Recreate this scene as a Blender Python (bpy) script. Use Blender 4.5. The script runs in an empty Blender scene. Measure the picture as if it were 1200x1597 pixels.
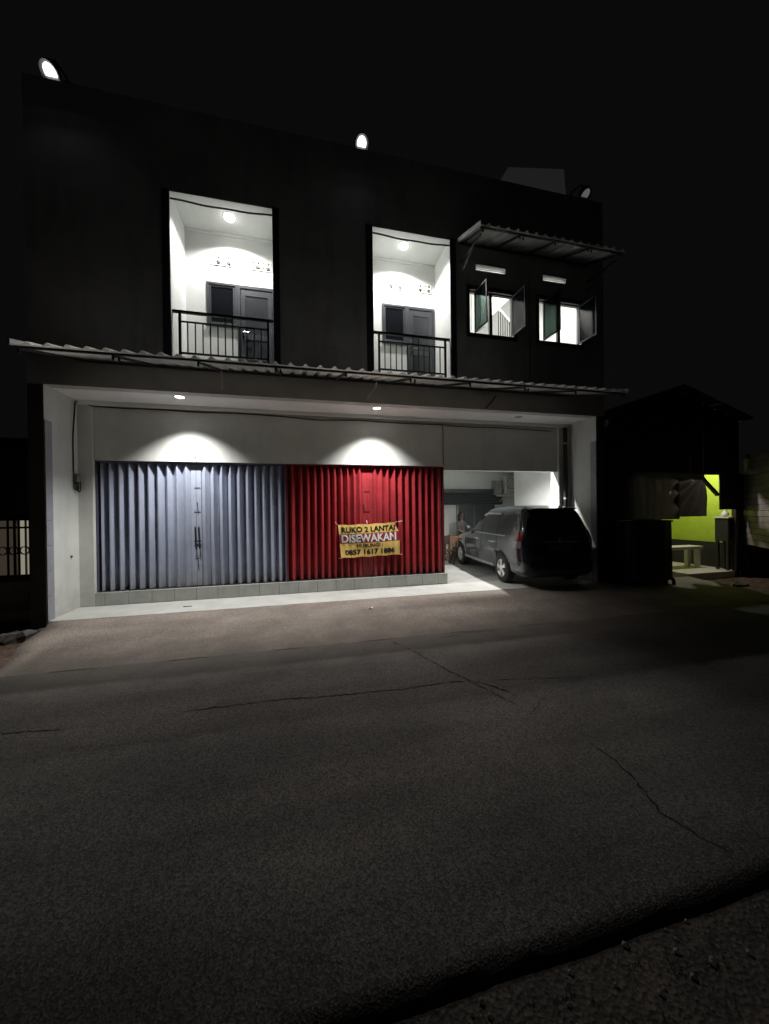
import bpy, bmesh, math, random
from mathutils import Vector, Matrix
random.seed(7)
S = bpy.context.scene
COL = S.collection
R = math.radians

# ---------------------------------------------------------------- camera, night sky, exposure
cam_d = bpy.data.cameras.new('camera')
cam = bpy.data.objects.new('camera', cam_d)
COL.objects.link(cam)
cam_d.sensor_fit = 'HORIZONTAL'
cam_d.sensor_width = 36.0
cam_d.lens = 554.42 / 1200 * 36.0
cam_d.clip_start = 0.05
cam_d.clip_end = 2000
yaw, pitch, roll = 0.232572, -0.0043997, -0.0127823
c_, s_ = math.cos(yaw), math.sin(yaw)
rt0, fw0, up0 = Vector((c_, -s_, 0)), Vector((s_, c_, 0)), Vector((0, 0, 1))
fw = math.cos(pitch) * fw0 + math.sin(pitch) * up0
up1 = -math.sin(pitch) * fw0 + math.cos(pitch) * up0
rt = math.cos(roll) * rt0 + math.sin(roll) * up1
up = -math.sin(roll) * rt0 + math.cos(roll) * up1
m = Matrix.Identity(4)
for i in range(3):
    m[i][0], m[i][1], m[i][2] = rt[i], up[i], -fw[i]
m[0][3], m[1][3], m[2][3] = 0, 0, 1.75
cam.matrix_world = m
S.camera = cam

world = bpy.data.worlds.new('World')
S.world = world
world.use_nodes = True
bg = world.node_tree.nodes['Background']
bg.inputs[0].default_value = (1.0, 0.9, 0.95, 1)      # town glow on a cloudy night sky
bg.inputs[1].default_value = 0.0034
vs = S.view_settings
vs.view_transform = 'Standard'
vs.look = 'None'
vs.gamma = 1.0
vs.exposure = 0.0
vs.use_curve_mapping = False
S.render.engine = 'CYCLES'
S.cycles.max_bounces = 8
S.cycles.diffuse_bounces = 5
S.cycles.sample_clamp_indirect = 4.0

# strengths of the lamps the place has (watts)
P_PORCH, P_GARAGE, P_BALCONY, P_ROOM, P_FLOOD, P_STALL = 560, 760, 200, 320, 1080, 98

# ---------------------------------------------------------------- materials
def mat(name, col, rough=0.6, metal=0.0, var=0.12, scale=3.0, bump=0.0, bscale=60.0, emit=None, trans=0.0, spec=None, coat=0.0, streak=0.0, dusty=None):
    m = bpy.data.materials.new(name)
    m.use_nodes = True
    nt = m.node_tree
    b = nt.nodes['Principled BSDF']
    b.inputs['Roughness'].default_value = rough
    b.inputs['Metallic'].default_value = metal
    if spec is not None:
        b.inputs['Specular IOR Level'].default_value = spec
    if coat:
        b.inputs['Coat Weight'].default_value = coat
        b.inputs['Coat Roughness'].default_value = 0.05
    if trans:
        b.inputs['Transmission Weight'].default_value = trans
    if emit:
        b.inputs['Emission Color'].default_value = (*emit[:3], 1)
        b.inputs['Emission Strength'].default_value = emit[3]
    tc0 = nt.nodes.new('ShaderNodeTexCoord')
    oi = nt.nodes.new('ShaderNodeObjectInfo')
    tcv = nt.nodes.new('ShaderNodeVectorMath')
    nt.links.new(tc0.outputs['Object'], tcv.inputs[0])
    nt.links.new(oi.outputs['Location'], tcv.inputs[1])
    class _T: outputs = {'Object': tcv.outputs[0]}
    tc = _T
    if var > 0:
        n1 = nt.nodes.new('ShaderNodeTexNoise')
        n1.inputs['Scale'].default_value = scale
        n1.inputs['Detail'].default_value = 6
        n1.inputs['Roughness'].default_value = 0.65
        nt.links.new(tc.outputs['Object'], n1.inputs['Vector'])
        r = nt.nodes.new('ShaderNodeValToRGB')
        r.color_ramp.elements[0].position = 0.3
        r.color_ramp.elements[1].position = 0.72
        r.color_ramp.elements[0].color = (*[max(0, x * (1 - var)) for x in col], 1)
        r.color_ramp.elements[1].color = (*[min(1, x * (1 + var)) for x in col], 1)
        nt.links.new(n1.outputs['Fac'], r.inputs['Fac'])
        last = r.outputs['Color']
        if streak > 0:          # rain and rust runs: noise drawn out vertically
            mp = nt.nodes.new('ShaderNodeMapping')
            mp.inputs['Scale'].default_value = (2.6, 2.6, 0.30)
            nt.links.new(tc.outputs['Object'], mp.inputs[0])
            n5 = nt.nodes.new('ShaderNodeTexNoise')
            n5.inputs['Scale'].default_value = 1.6
            n5.inputs['Detail'].default_value = 5
            n5.inputs['Roughness'].default_value = 0.6
            nt.links.new(mp.outputs[0], n5.inputs['Vector'])
            r5 = nt.nodes.new('ShaderNodeValToRGB')
            r5.color_ramp.elements[0].position = 0.48
            r5.color_ramp.elements[1].position = 0.75
            r5.color_ramp.elements[0].color = (1, 1, 1, 1)
            r5.color_ramp.elements[1].color = (1 - streak, 1 - streak, 1 - streak * .95, 1)
            nt.links.new(n5.outputs['Fac'], r5.inputs['Fac'])
            m5 = nt.nodes.new('ShaderNodeMix')
            m5.data_type = 'RGBA'
            m5.blend_type = 'MULTIPLY'
            m5.inputs[0].default_value = 1.0
            nt.links.new(last, m5.inputs[6])
            nt.links.new(r5.outputs['Color'], m5.inputs[7])
            last = m5.outputs[2]
        if dusty:               # splash dirt on the lowest part: (z low, z high, colour)
            sx = nt.nodes.new('ShaderNodeSeparateXYZ')
            nt.links.new(tc.outputs['Object'], sx.inputs[0])
            n6 = nt.nodes.new('ShaderNodeTexNoise')
            n6.inputs['Scale'].default_value = 7
            n6.inputs['Detail'].default_value = 6
            nt.links.new(tc.outputs['Object'], n6.inputs['Vector'])
            ma = nt.nodes.new('ShaderNodeMath')
            ma.operation = 'MULTIPLY_ADD'
            nt.links.new(n6.outputs['Fac'], ma.inputs[0])
            ma.inputs[1].default_value = (dusty[1] - dusty[0]) * 1.4
            nt.links.new(sx.outputs['Z'], ma.inputs[2])
            mr = nt.nodes.new('ShaderNodeMapRange')
            mr.inputs['From Min'].default_value = dusty[0] + (dusty[1] - dusty[0]) * .7
            mr.inputs['From Max'].default_value = dusty[1] + (dusty[1] - dusty[0]) * .7
            mr.inputs['To Min'].default_value = .55
            mr.inputs['To Max'].default_value = 0
            nt.links.new(ma.outputs[0], mr.inputs['Value'])
            m6 = nt.nodes.new('ShaderNodeMix')
            m6.data_type = 'RGBA'
            nt.links.new(mr.outputs[0], m6.inputs[0])
            nt.links.new(last, m6.inputs[6])
            m6.inputs[7].default_value = (*dusty[2], 1)
            last = m6.outputs[2]
        nt.links.new(last, b.inputs['Base Color'])
    else:
        b.inputs['Base Color'].default_value = (*col, 1)
    if bump > 0:
        n2 = nt.nodes.new('ShaderNodeTexNoise')
        n2.inputs['Scale'].default_value = bscale
        n2.inputs['Detail'].default_value = 5
        nt.links.new(tc.outputs['Object'], n2.inputs['Vector'])
        bp = nt.nodes.new('ShaderNodeBump')
        bp.inputs['Strength'].default_value = bump
        bp.inputs['Distance'].default_value = 0.02
        nt.links.new(n2.outputs['Fac'], bp.inputs['Height'])
        nt.links.new(bp.outputs['Normal'], b.inputs['Normal'])
    return m

def ground_mat(name, col, col2, speck, big=0.6, agg=55.0, bump=0.6, rough=0.85, contrast=0.5, drift=None, lanes=0.0):
    """coarse aggregate ground: large patches, stone speckle, real-looking relief"""
    m = bpy.data.materials.new(name)
    m.use_nodes = True
    nt = m.node_tree
    b = nt.nodes['Principled BSDF']
    b.inputs['Roughness'].default_value = rough
    b.inputs['Specular IOR Level'].default_value = 0.3
    tc = nt.nodes.new('ShaderNodeTexCoord')
    n1 = nt.nodes.new('ShaderNodeTexNoise')
    n1.inputs['Scale'].default_value = big
    n1.inputs['Detail'].default_value = 8
    n1.inputs['Roughness'].default_value = 0.6
    vo = nt.nodes.new('ShaderNodeTexVoronoi')
    vo.inputs['Scale'].default_value = agg
    n3 = nt.nodes.new('ShaderNodeTexNoise')
    n3.inputs['Scale'].default_value = agg * 0.9
    n3.inputs['Detail'].default_value = 3
    for n in (n1, vo, n3):
        nt.links.new(tc.outputs['Object'], n.inputs['Vector'])
    r1 = nt.nodes.new('ShaderNodeValToRGB')
    r1.color_ramp.elements[0].position = 0.33
    r1.color_ramp.elements[1].position = 0.68
    r1.color_ramp.elements[0].color = (*col, 1)
    r1.color_ramp.elements[1].color = (*col2, 1)
    nt.links.new(n1.outputs['Fac'], r1.inputs['Fac'])
    bw = nt.nodes.new('ShaderNodeRGBToBW')
    nt.links.new(vo.outputs['Color'], bw.inputs['Color'])
    r2 = nt.nodes.new('ShaderNodeValToRGB')
    r2.color_ramp.elements[0].position = 0.2
    r2.color_ramp.elements[1].position = 0.9
    r2.color_ramp.elements[0].color = (1 - contrast,) * 3 + (1,)
    r2.color_ramp.elements[1].color = (1 + contrast,) * 3 + (1,)
    nt.links.new(bw.outputs['Val'], r2.inputs['Fac'])
    mx = nt.nodes.new('ShaderNodeMix')
    mx.data_type = 'RGBA'
    mx.blend_type = 'MULTIPLY'
    mx.inputs[0].default_value = 1.0
    nt.links.new(r1.outputs['Color'], mx.inputs[6])
    nt.links.new(r2.outputs['Color'], mx.inputs[7])
    r3 = nt.nodes.new('ShaderNodeValToRGB')
    r3.color_ramp.elements[0].position = 0.66
    r3.color_ramp.elements[1].position = 0.74
    r3.color_ramp.elements[0].color = (0, 0, 0, 1)
    r3.color_ramp.elements[1].color = (1, 1, 1, 1)
    nt.links.new(n3.outputs['Fac'], r3.inputs['Fac'])
    mx2 = nt.nodes.new('ShaderNodeMix')
    mx2.data_type = 'RGBA'
    nt.links.new(r3.outputs['Color'], mx2.inputs[0])
    nt.links.new(mx.outputs[2], mx2.inputs[6])
    mx2.inputs[7].default_value = (*speck, 1)
    last = mx2.outputs[2]
    sp = nt.nodes.new('ShaderNodeSeparateXYZ')
    nt.links.new(tc.outputs['Object'], sp.inputs[0])
    if lanes > 0:               # tyre-polished lanes and stains drawn out along the road
        mp = nt.nodes.new('ShaderNodeMapping')
        mp.inputs['Scale'].default_value = (0.28, 1.5, 1)
        nt.links.new(tc.outputs['Object'], mp.inputs[0])
        n4 = nt.nodes.new('ShaderNodeTexNoise')
        n4.inputs['Scale'].default_value = 1.3
        n4.inputs['Detail'].default_value = 7
        nt.links.new(mp.outputs[0], n4.inputs['Vector'])
        r4 = nt.nodes.new('ShaderNodeValToRGB')
        r4.color_ramp.elements[0].position = 0.35
        r4.color_ramp.elements[1].position = 0.65
        r4.color_ramp.elements[0].color = (1 - lanes,) * 3 + (1,)
        r4.color_ramp.elements[1].color = (1 + lanes * .6,) * 3 + (1,)
        nt.links.new(n4.outputs['Fac'], r4.inputs['Fac'])
        m4 = nt.nodes.new('ShaderNodeMix')
        m4.data_type = 'RGBA'
        m4.blend_type = 'MULTIPLY'
        m4.inputs[0].default_value = 1.0
        nt.links.new(last, m4.inputs[6])
        nt.links.new(r4.outputs['Color'], m4.inputs[7])
        last = m4.outputs[2]
    if drift:                   # (y from, y to, colour, most)
        n7 = nt.nodes.new('ShaderNodeTexNoise')
        n7.inputs['Scale'].default_value = 2.6
        n7.inputs['Detail'].default_value = 9
        n7.inputs['Roughness'].default_value = .7
        nt.links.new(tc.outputs['Object'], n7.inputs['Vector'])
        ma = nt.nodes.new('ShaderNodeMath')
        ma.operation = 'MULTIPLY_ADD'
        nt.links.new(n7.outputs['Fac'], ma.inputs[0])
        ma.inputs[1].default_value = 1.3
        nt.links.new(sp.outputs['Y'], ma.inputs[2])
        mr = nt.nodes.new('ShaderNodeMapRange')
        mr.inputs['From Min'].default_value = drift[0] + .65
        mr.inputs['From Max'].default_value = drift[1] + .65
        mr.inputs['To Min'].default_value = drift[3] if drift[4] else 0
        mr.inputs['To Max'].default_value = 0 if drift[4] else drift[3]
        nt.links.new(ma.outputs[0], mr.inputs['Value'])
        m7 = nt.nodes.new('ShaderNodeMix')
        m7.data_type = 'RGBA'
        nt.links.new(mr.outputs[0], m7.inputs[0])
        nt.links.new(last, m7.inputs[6])
        m7.inputs[7].default_value = (*drift[2], 1)
        last = m7.outputs[2]
    nt.links.new(last, b.inputs['Base Color'])
    bp = nt.nodes.new('ShaderNodeBump')
    bp.inputs['Strength'].default_value = bump
    bp.inputs['Distance'].default_value = 0.012
    ad = nt.nodes.new('ShaderNodeMath')
    ad.operation = 'ADD'
    nt.links.new(vo.outputs['Distance'], ad.inputs[0])
    nt.links.new(n3.outputs['Fac'], ad.inputs[1])
    nt.links.new(ad.outputs[0], bp.inputs['Height'])
    nt.links.new(bp.outputs['Normal'], b.inputs['Normal'])
    return m

M = {}
M['road'] = ground_mat('asphalt', (0.047, 0.0435, 0.040), (0.068, 0.063, 0.058), (0.13, 0.12, 0.11), 0.9, 110, 0.28, 0.92, 0.52, (4.1, 5.3, (0.150, 0.128, 0.110), .85, False), .28)
M['apron'] = ground_mat('dusty_concrete', (0.205, 0.172, 0.147), (0.288, 0.248, 0.215), (0.15, 0.125, 0.10), 1.3, 75, 0.35, 0.92, 0.25, (5.0, 5.9, (0.130, 0.110, 0.094), .8, True), .16)
M['dirt'] = ground_mat('dirt', (0.07, 0.045, 0.034), (0.13, 0.085, 0.062), (0.22, 0.17, 0.14), 2.0, 18, 1.0, 0.95, 0.4)
M['verge'] = ground_mat('verge_soil', (0.026, 0.022, 0.019), (0.042, 0.036, 0.03), (0.08, 0.07, 0.06), 3.0, 60, 0.8, 0.95, 0.4)
M['land'] = mat('land', (0.06, 0.05, 0.04), 0.95, var=0.3)
M['crack'] = mat('crack_fill', (0.020, 0.018, 0.017), 1.0, var=0.3, spec=0.0)
M['dark_paint'] = mat('charcoal_facade_paint', (0.40, 0.405, 0.40), 0.8, var=0.26, scale=0.8, streak=.22, bump=0.1, bscale=70)
M['black_band'] = mat('black_band_paint', (0.03, 0.03, 0.033), 0.7, var=0.15, bump=0.2)
M['brown_paint'] = mat('dark_brown_paint', (0.47, 0.45, 0.43), 0.8, var=0.15, scale=2.0, bump=0.12, bscale=70)
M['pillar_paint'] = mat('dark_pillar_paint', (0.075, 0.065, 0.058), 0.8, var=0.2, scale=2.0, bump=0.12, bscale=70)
M['white_wall'] = mat('white_wall_paint', (0.76, 0.775, 0.75), 0.75, var=0.07, scale=1.7, bump=0.05, bscale=70)
M['porch_wall'] = mat('porch_wall_paint', (0.70, 0.71, 0.67), 0.78, streak=.10, dusty=(0, .5, (.42, .40, .36)), var=0.09, scale=1.5, bump=0.07, bscale=80)
M['soffit'] = mat('soffit_board', (0.90, 0.88, 0.86), 0.8, var=0.06, scale=2.0, bump=0.08)
M['tile'] = mat('grey_ceramic_tile', (0.43, 0.44, 0.41), 0.35, var=0.16, scale=3, streak=.18)
M['grout'] = mat('dark_grout', (0.09, 0.09, 0.085), 0.9, var=0.2)
M['clad'] = mat('lavender_clad_tile', (0.33, 0.335, 0.375), 0.4, var=0.1, scale=4)
M['porch'] = mat('pale_cement_floor', (0.50, 0.50, 0.47), 0.6, var=0.13, scale=2.2, bump=0.12, bscale=14)
M['garage_floor'] = mat('garage_cement', (0.34, 0.335, 0.32), 0.7, var=0.2, scale=2.2, bump=0.15)
M['blue'] = mat('blue_grey_shutter_paint', (0.36, 0.395, 0.495), 0.40, var=0.1, scale=2.5, bump=0.12, bscale=6, streak=.22, dusty=(.25, .7, (.24, .22, .20)))
M['blue_dk'] = mat('blue_shutter_rail', (0.10, 0.10, 0.15), 0.5, var=0.1)
M['red'] = mat('red_shutter_paint', (0.37, 0.036, 0.044), 0.36, var=0.2, scale=2.5, bump=0.12, bscale=6, streak=.3, dusty=(.25, .65, (.17, .05, .045)))
M['red_dk'] = mat('red_shutter_rail', (0.16, 0.012, 0.016), 0.5, var=0.1)
M['black_metal'] = mat('black_metal', (0.016, 0.016, 0.018), 0.45, 0.0, var=0.2, scale=8)
M['grey_metal'] = mat('galvanised_sheet', (0.50, 0.50, 0.49), 0.55, 0.0, var=0.22, scale=3.5, bump=0.1, bscale=6)
def sheet_mat():
    m = mat('translucent_grey_roof_sheet', (0.38, 0.38, 0.37), 0.55, 0.0, var=0.25, scale=6, bump=0.06, bscale=9)
    nt = m.node_tree
    b, out = nt.nodes['Principled BSDF'], nt.nodes['Material Output']
    tl = nt.nodes.new('ShaderNodeBsdfTranslucent')
    tl.inputs[0].default_value = (0.75, 0.74, 0.70, 1)
    mx = nt.nodes.new('ShaderNodeMixShader')
    mx.inputs[0].default_value = 0.42
    nt.links.new(b.outputs[0], mx.inputs[1])
    nt.links.new(tl.outputs[0], mx.inputs[2])
    nt.links.new(mx.outputs[0], out.inputs['Surface'])
    return m
M['roof_sheet'] = sheet_mat()
M['chrome'] = mat('chrome', (0.75, 0.75, 0.74), 0.18, 1.0, var=0.0)
M['alu'] = mat('dark_aluminium', (0.062, 0.067, 0.075), 0.42, 0.2, var=0.15)
M['door'] = mat('dark_door_panel', (0.035, 0.039, 0.044), 0.35, 0.1, var=0.1)
M['dark_glass'] = mat('dark_glass', (0.01, 0.011, 0.014), 0.06, var=0.0, spec=0.6)
M['lit_lens'] = mat('lit_lens', (0.9, 0.9, 0.9), 0.4, var=0, emit=(1.0, 0.985, 0.96, 14))
M['flood_lens'] = mat('lit_flood_lens', (0.9, 0.9, 0.9), 0.4, var=0, emit=(0.97, 0.985, 1.0, 5))
M['lit_sheet'] = mat('translucent_roof_sheet', (0.3, 0.3, 0.3), 0.8, var=0.2, scale=4, emit=(1, .97, 1, .012))  # faint emission added so the roof box shows; no lamp inside it
M['dead_lens'] = mat('dim_lens', (0.62, 0.6, 0.58), 0.3, var=0.3, scale=9, emit=(1, .95, .93, .10))  # lamp is off; faint emission added in place of light falling on it
M['reflector'] = mat('lamp_reflector', (0.06, 0.06, 0.063), 0.6, var=0)  # skirt added round the lens to soften its edge like glare
M['white_plastic'] = mat('white_plastic', (0.7, 0.7, 0.68), 0.5, var=0.05)
M['grey_plastic'] = mat('grey_plastic', (0.25, 0.26, 0.25), 0.5, var=0.15)
M['box_grey'] = mat('dark_box_plastic', (0.10, 0.105, 0.10), 0.5, var=0.2)
M['cable'] = mat('black_cable', (0.012, 0.012, 0.012), 0.6, var=0)
M['grey_cable'] = mat('grey_cable', (0.72, 0.70, 0.66), 0.6, var=0.1)
M['banner'] = mat('yellow_banner_vinyl', (0.82, 0.57, 0.17), 0.42, var=0.1, scale=5, bump=0.1, bscale=12)
M['banner_red'] = mat('red_banner_print', (0.36, 0.028, 0.05), 0.42, var=0.1, scale=5)
M['ink'] = mat('black_print', (0.015, 0.012, 0.01), 0.5, var=0)
M['white_ink'] = mat('white_print', (0.85, 0.76, 0.76), 0.5, var=0)
M['hole'] = mat('vent_hole_inside', (0.10, 0.10, 0.10), 0.9, var=0)
M['car'] = mat('blue_grey_car_paint', (0.022, 0.029, 0.036), 0.22, 0.35, var=0.04, scale=2, coat=1.0)
M['car_glass'] = mat('tinted_car_glass', (0.012, 0.014, 0.016), 0.05, var=0, spec=0.7)
M['car_black'] = mat('car_black_trim', (0.014, 0.014, 0.015), 0.5, var=0)
M['rubber'] = mat('tyre_rubber', (0.016, 0.016, 0.016), 0.8, var=0.1)
M['alloy'] = mat('alloy_rim', (0.72, 0.72, 0.70), 0.32, 0.6, var=0.05)
M['tail_red'] = mat('red_tail_lens', (0.13, 0.006, 0.008), 0.15, var=0, spec=0.7)
M['tail_clear'] = mat('clear_tail_lens', (0.16, 0.14, 0.14), 0.1, var=0, spec=0.9)
M['skin'] = mat('skin', (0.15, 0.095, 0.07), 0.6, var=0.05)
M['hair'] = mat('black_hair', (0.012, 0.01, 0.009), 0.5, var=0.2, scale=20)
M['blouse'] = mat('pale_blouse', (0.075, 0.07, 0.075), 0.8, var=0.1)
M['skirt'] = mat('dark_trousers', (0.05, 0.045, 0.05), 0.8, var=0.1)
M['wood'] = mat('brown_wood', (0.20, 0.11, 0.06), 0.5, var=0.3, scale=6)
M['dark_wood'] = mat('dark_wood', (0.035, 0.022, 0.018), 0.55, var=0.3, scale=6)
M['lime'] = mat('lime_green_wall', (0.41, 0.55, 0.036), 0.7, var=0.1, scale=6, bump=0.2)
M['screen'] = mat('shiny_grey_board', (0.26, 0.225, 0.24), 0.3, var=0.45, scale=3.0)
M['tarp'] = mat('black_plastic_sheet', (0.028, 0.026, 0.028), 0.42, var=0.2, scale=4)
M['clear_tarp'] = mat('dull_grey_plastic_sheet', (0.22, 0.20, 0.205), 0.32, var=0.35, scale=4)
def translucent(m, col, k):
    nt = m.node_tree
    b, out = nt.nodes['Principled BSDF'], nt.nodes['Material Output']
    tl = nt.nodes.new('ShaderNodeBsdfTranslucent')
    tl.inputs[0].default_value = (*col, 1)
    mx = nt.nodes.new('ShaderNodeMixShader')
    mx.inputs[0].default_value = k
    nt.links.new(b.outputs[0], mx.inputs[1])
    nt.links.new(tl.outputs[0], mx.inputs[2])
    nt.links.new(mx.outputs[0], out.inputs['Surface'])
translucent(M['clear_tarp'], (.62, .56, .56), .2)
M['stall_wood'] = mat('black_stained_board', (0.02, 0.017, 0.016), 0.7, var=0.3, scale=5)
M['bench_white'] = mat('cream_painted_wood', (0.62, 0.58, 0.50), 0.6, var=0.1)
M['stone'] = mat('grey_stone', (0.13, 0.115, 0.10), 0.9, var=0.3, scale=6, bump=0.6, bscale=20)
M['pebble'] = mat('dark_pebble', (0.09, 0.08, 0.072), 0.9, var=0.5, scale=9)
M['pale_stone'] = mat('pale_stone', (0.55, 0.52, 0.43), 0.9, var=0.3, scale=6, bump=0.6, bscale=20)
M['lit_curtain'] = mat('lit_curtain', (0.7, 0.66, 0.55), 0.9, var=0.15, scale=3, emit=(1.0, 0.93, 0.70, 0.25))  # emission added for the lit cream wall; no lamp behind it
M['dim_curtain'] = mat('dim_curtain', (0.3, 0.24, 0.2), 0.9, var=0.2, scale=3, emit=(1.0, 0.75, 0.55, 0.04))  # darker brown part beside it, its glow added the same way
M['house_wall'] = mat('neighbour_wall', (0.26, 0.22, 0.20), 0.9, var=0.3, scale=3, bump=0.3)
M['roof_tile'] = mat('dark_roof_tile', (0.02, 0.017, 0.016), 0.8, var=0.3)
M['litter'] = mat('white_scrap', (0.75, 0.73, 0.68), 0.7, var=0.1)
M['grass'] = mat('dry_grass', (0.04, 0.038, 0.025), 0.9, var=0.3, scale=8)
M['tinted'] = None
def glass_mat():
    m = bpy.data.materials.new('green_tinted_pane')
    m.use_nodes = True
    nt = m.node_tree
    b = nt.nodes['Principled BSDF']
    out = nt.nodes['Material Output']
    b.inputs['Base Color'].default_value = (0.02, 0.024, 0.026, 1)
    b.inputs['Roughness'].default_value = 0.08
    tr = nt.nodes.new('ShaderNodeBsdfTransparent')
    tr.inputs[0].default_value = (0.24, 0.30, 0.275, 1)
    mx = nt.nodes.new('ShaderNodeMixShader')
    mx.inputs[0].default_value = 0.3
    nt.links.new(tr.outputs[0], mx.inputs[1])
    nt.links.new(b.outputs[0], mx.inputs[2])
    nt.links.new(mx.outputs[0], out.inputs['Surface'])
    return m
M['tinted'] = glass_mat()

# ---------------------------------------------------------------- mesh helpers
class MB:
    def __init__(self):
        self.v, self.f = [], []
    def add(self, vs, fs):
        n = len(self.v)
        self.v += [tuple(v) for v in vs]
        self.f += [tuple(i + n for i in f) for f in fs]
        return self
    def box(self, x0, x1, y0, y1, z0, z1):
        vs = [(x, y, z) for z in (z0, z1) for y in (y0, y1) for x in (x0, x1)]
        return self.add(vs, [(0, 2, 3, 1), (4, 5, 7, 6), (0, 1, 5, 4), (2, 6, 7, 3), (0, 4, 6, 2), (1, 3, 7, 5)])
    def quad(self, *p):
        return self.add(p, [tuple(range(len(p)))])
    def bar(self, p, q, w, h, up=(0, 0, 1)):
        p, q = Vector(p), Vector(q)
        d = (q - p).normalized()
        u = Vector(up)
        if abs(d.dot(u)) > 0.98:
            u = Vector((0, 1, 0))
        s = d.cross(u).normalized() * (w / 2)
        t = s.normalized().cross(d).normalized() * (h / 2)
        vs = [a + i * s + j * t for a in (p, q) for i, j in ((-1, -1), (1, -1), (1, 1), (-1, 1))]
        return self.add(vs, [(3, 2, 1, 0), (4, 5, 6, 7), (0, 1, 5, 4), (1, 2, 6, 5), (2, 3, 7, 6), (3, 0, 4, 7)])
    def tube(self, pts, r, n=8, cap=True):
        pts = [Vector(p) for p in pts]
        rs = r if isinstance(r, (list, tuple)) else [r] * len(pts)
        vs, fs = [], []
        prev = None
        for i, p in enumerate(pts):
            d = (pts[min(i + 1, len(pts) - 1)] - pts[max(i - 1, 0)]).normalized()
            if prev is None:
                a = Vector((0, 0, 1)) if abs(d.z) < 0.9 else Vector((0, 1, 0))
                s = d.cross(a).normalized()
            else:
                s = (prev - d * prev.dot(d)).normalized()
            prev = s
            t = d.cross(s)
            for k in range(n):
                a = 2 * math.pi * k / n
                vs.append(p + rs[i] * (math.cos(a) * s + math.sin(a) * t))
        for i in range(len(pts) - 1):
            for k in range(n):
                a, b = i * n + k, i * n + (k + 1) % n
                fs.append((a, b, b + n, a + n))
        if cap:
            fs.append(tuple(reversed(range(n))))
            fs.append(tuple(range((len(pts) - 1) * n, len(pts) * n)))
        return self.add(vs, fs)
    def lathe(self, prof, c=(0, 0, 0), n=20, axis='Z', cap=True):
        vs, fs = [], []
        for r, h in prof:
            for k in range(n):
                a = 2 * math.pi * k / n
                x, y = r * math.cos(a), r * math.sin(a)
                v = (x, y, h) if axis == 'Z' else ((h, x, y) if axis == 'X' else (y, h, x))
                vs.append((v[0] + c[0], v[1] + c[1], v[2] + c[2]))
        for i in range(len(prof) - 1):
            for k in range(n):
                a, b = i * n + k, i * n + (k + 1) % n
                fs.append((a, b, b + n, a + n))
        if cap:
            if prof[0][0] > 1e-6:
                fs.append(tuple(reversed(range(n))))
            if prof[-1][0] > 1e-6:
                fs.append(tuple(range((len(prof) - 1) * n, len(prof) * n)))
        return self.add(vs, fs)
    def grid(self, nu, nv, fn):
        vs = [fn(i / nu, j / nv) for j in range(nv + 1) for i in range(nu + 1)]
        fs = [(j * (nu + 1) + i, j * (nu + 1) + i + 1, (j + 1) * (nu + 1) + i + 1, (j + 1) * (nu + 1) + i) for j in range(nv) for i in range(nu)]
        return self.add(vs, fs)
    def mesh(self, name, mt, smooth=False):
        me = bpy.data.meshes.new(name)
        me.from_pydata(self.v, [], self.f)
        me.update()
        if mt is not None:
            me.materials.append(M[mt] if isinstance(mt, str) else mt)
        if smooth:
            for p in me.polygons:
                p.use_smooth = True
        return me
    def build(self, name, mt, parent=None, smooth=False, bevel=0.0, fixn=True):
        me = self.mesh(name, mt, smooth)
        if fixn:
            bm = bmesh.new()
            bm.from_mesh(me)
            bmesh.ops.recalc_face_normals(bm, faces=bm.faces)
            bm.to_mesh(me)
            bm.free()
        o = bpy.data.objects.new(name, me)
        COL.objects.link(o)
        if parent is not None:
            attach(o, parent)
        if bevel:
            b = o.modifiers.new('bevel', 'BEVEL')
            b.width = bevel
            b.segments = 2
            b.limit_method = 'ANGLE'
        return o

def attach(o, parent):
    """parent o, keeping the mesh in the coordinates it was written in"""
    o.parent = parent
    base = parent
    if parent.get('local'):
        return
    w = Vector((0, 0, 0))
    p = parent
    if p.parent is None:
        w = p.location.copy()
    elif p.get('inst'):
        w = p.location.copy()
    o.matrix_parent_inverse = Matrix.Translation(-w)

def inst(me, name, loc, parent=None, rot=None, local=False):
    o = bpy.data.objects.new(name, me)
    COL.objects.link(o)
    o.location = loc
    if rot:
        o.rotation_euler = rot
    if parent is not None:
        if local:
            o.parent = parent
        else:
            attach(o, parent)
    return o

def tag(o, label=None, cat=None, group=None, kind=None):
    if label: o['label'] = label
    if cat: o['category'] = cat
    if group: o['group'] = group
    if kind: o['kind'] = kind
    return o

def thing(name, loc, label, cat, group=None, rz=0.0, local=False):
    o = bpy.data.objects.new(name, None)
    o.empty_display_size = 0.1
    COL.objects.link(o)
    o.location = loc
    o.rotation_euler = (0, 0, rz)
    if local:
        o['local'] = True
    return tag(o, label, cat, group)

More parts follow.
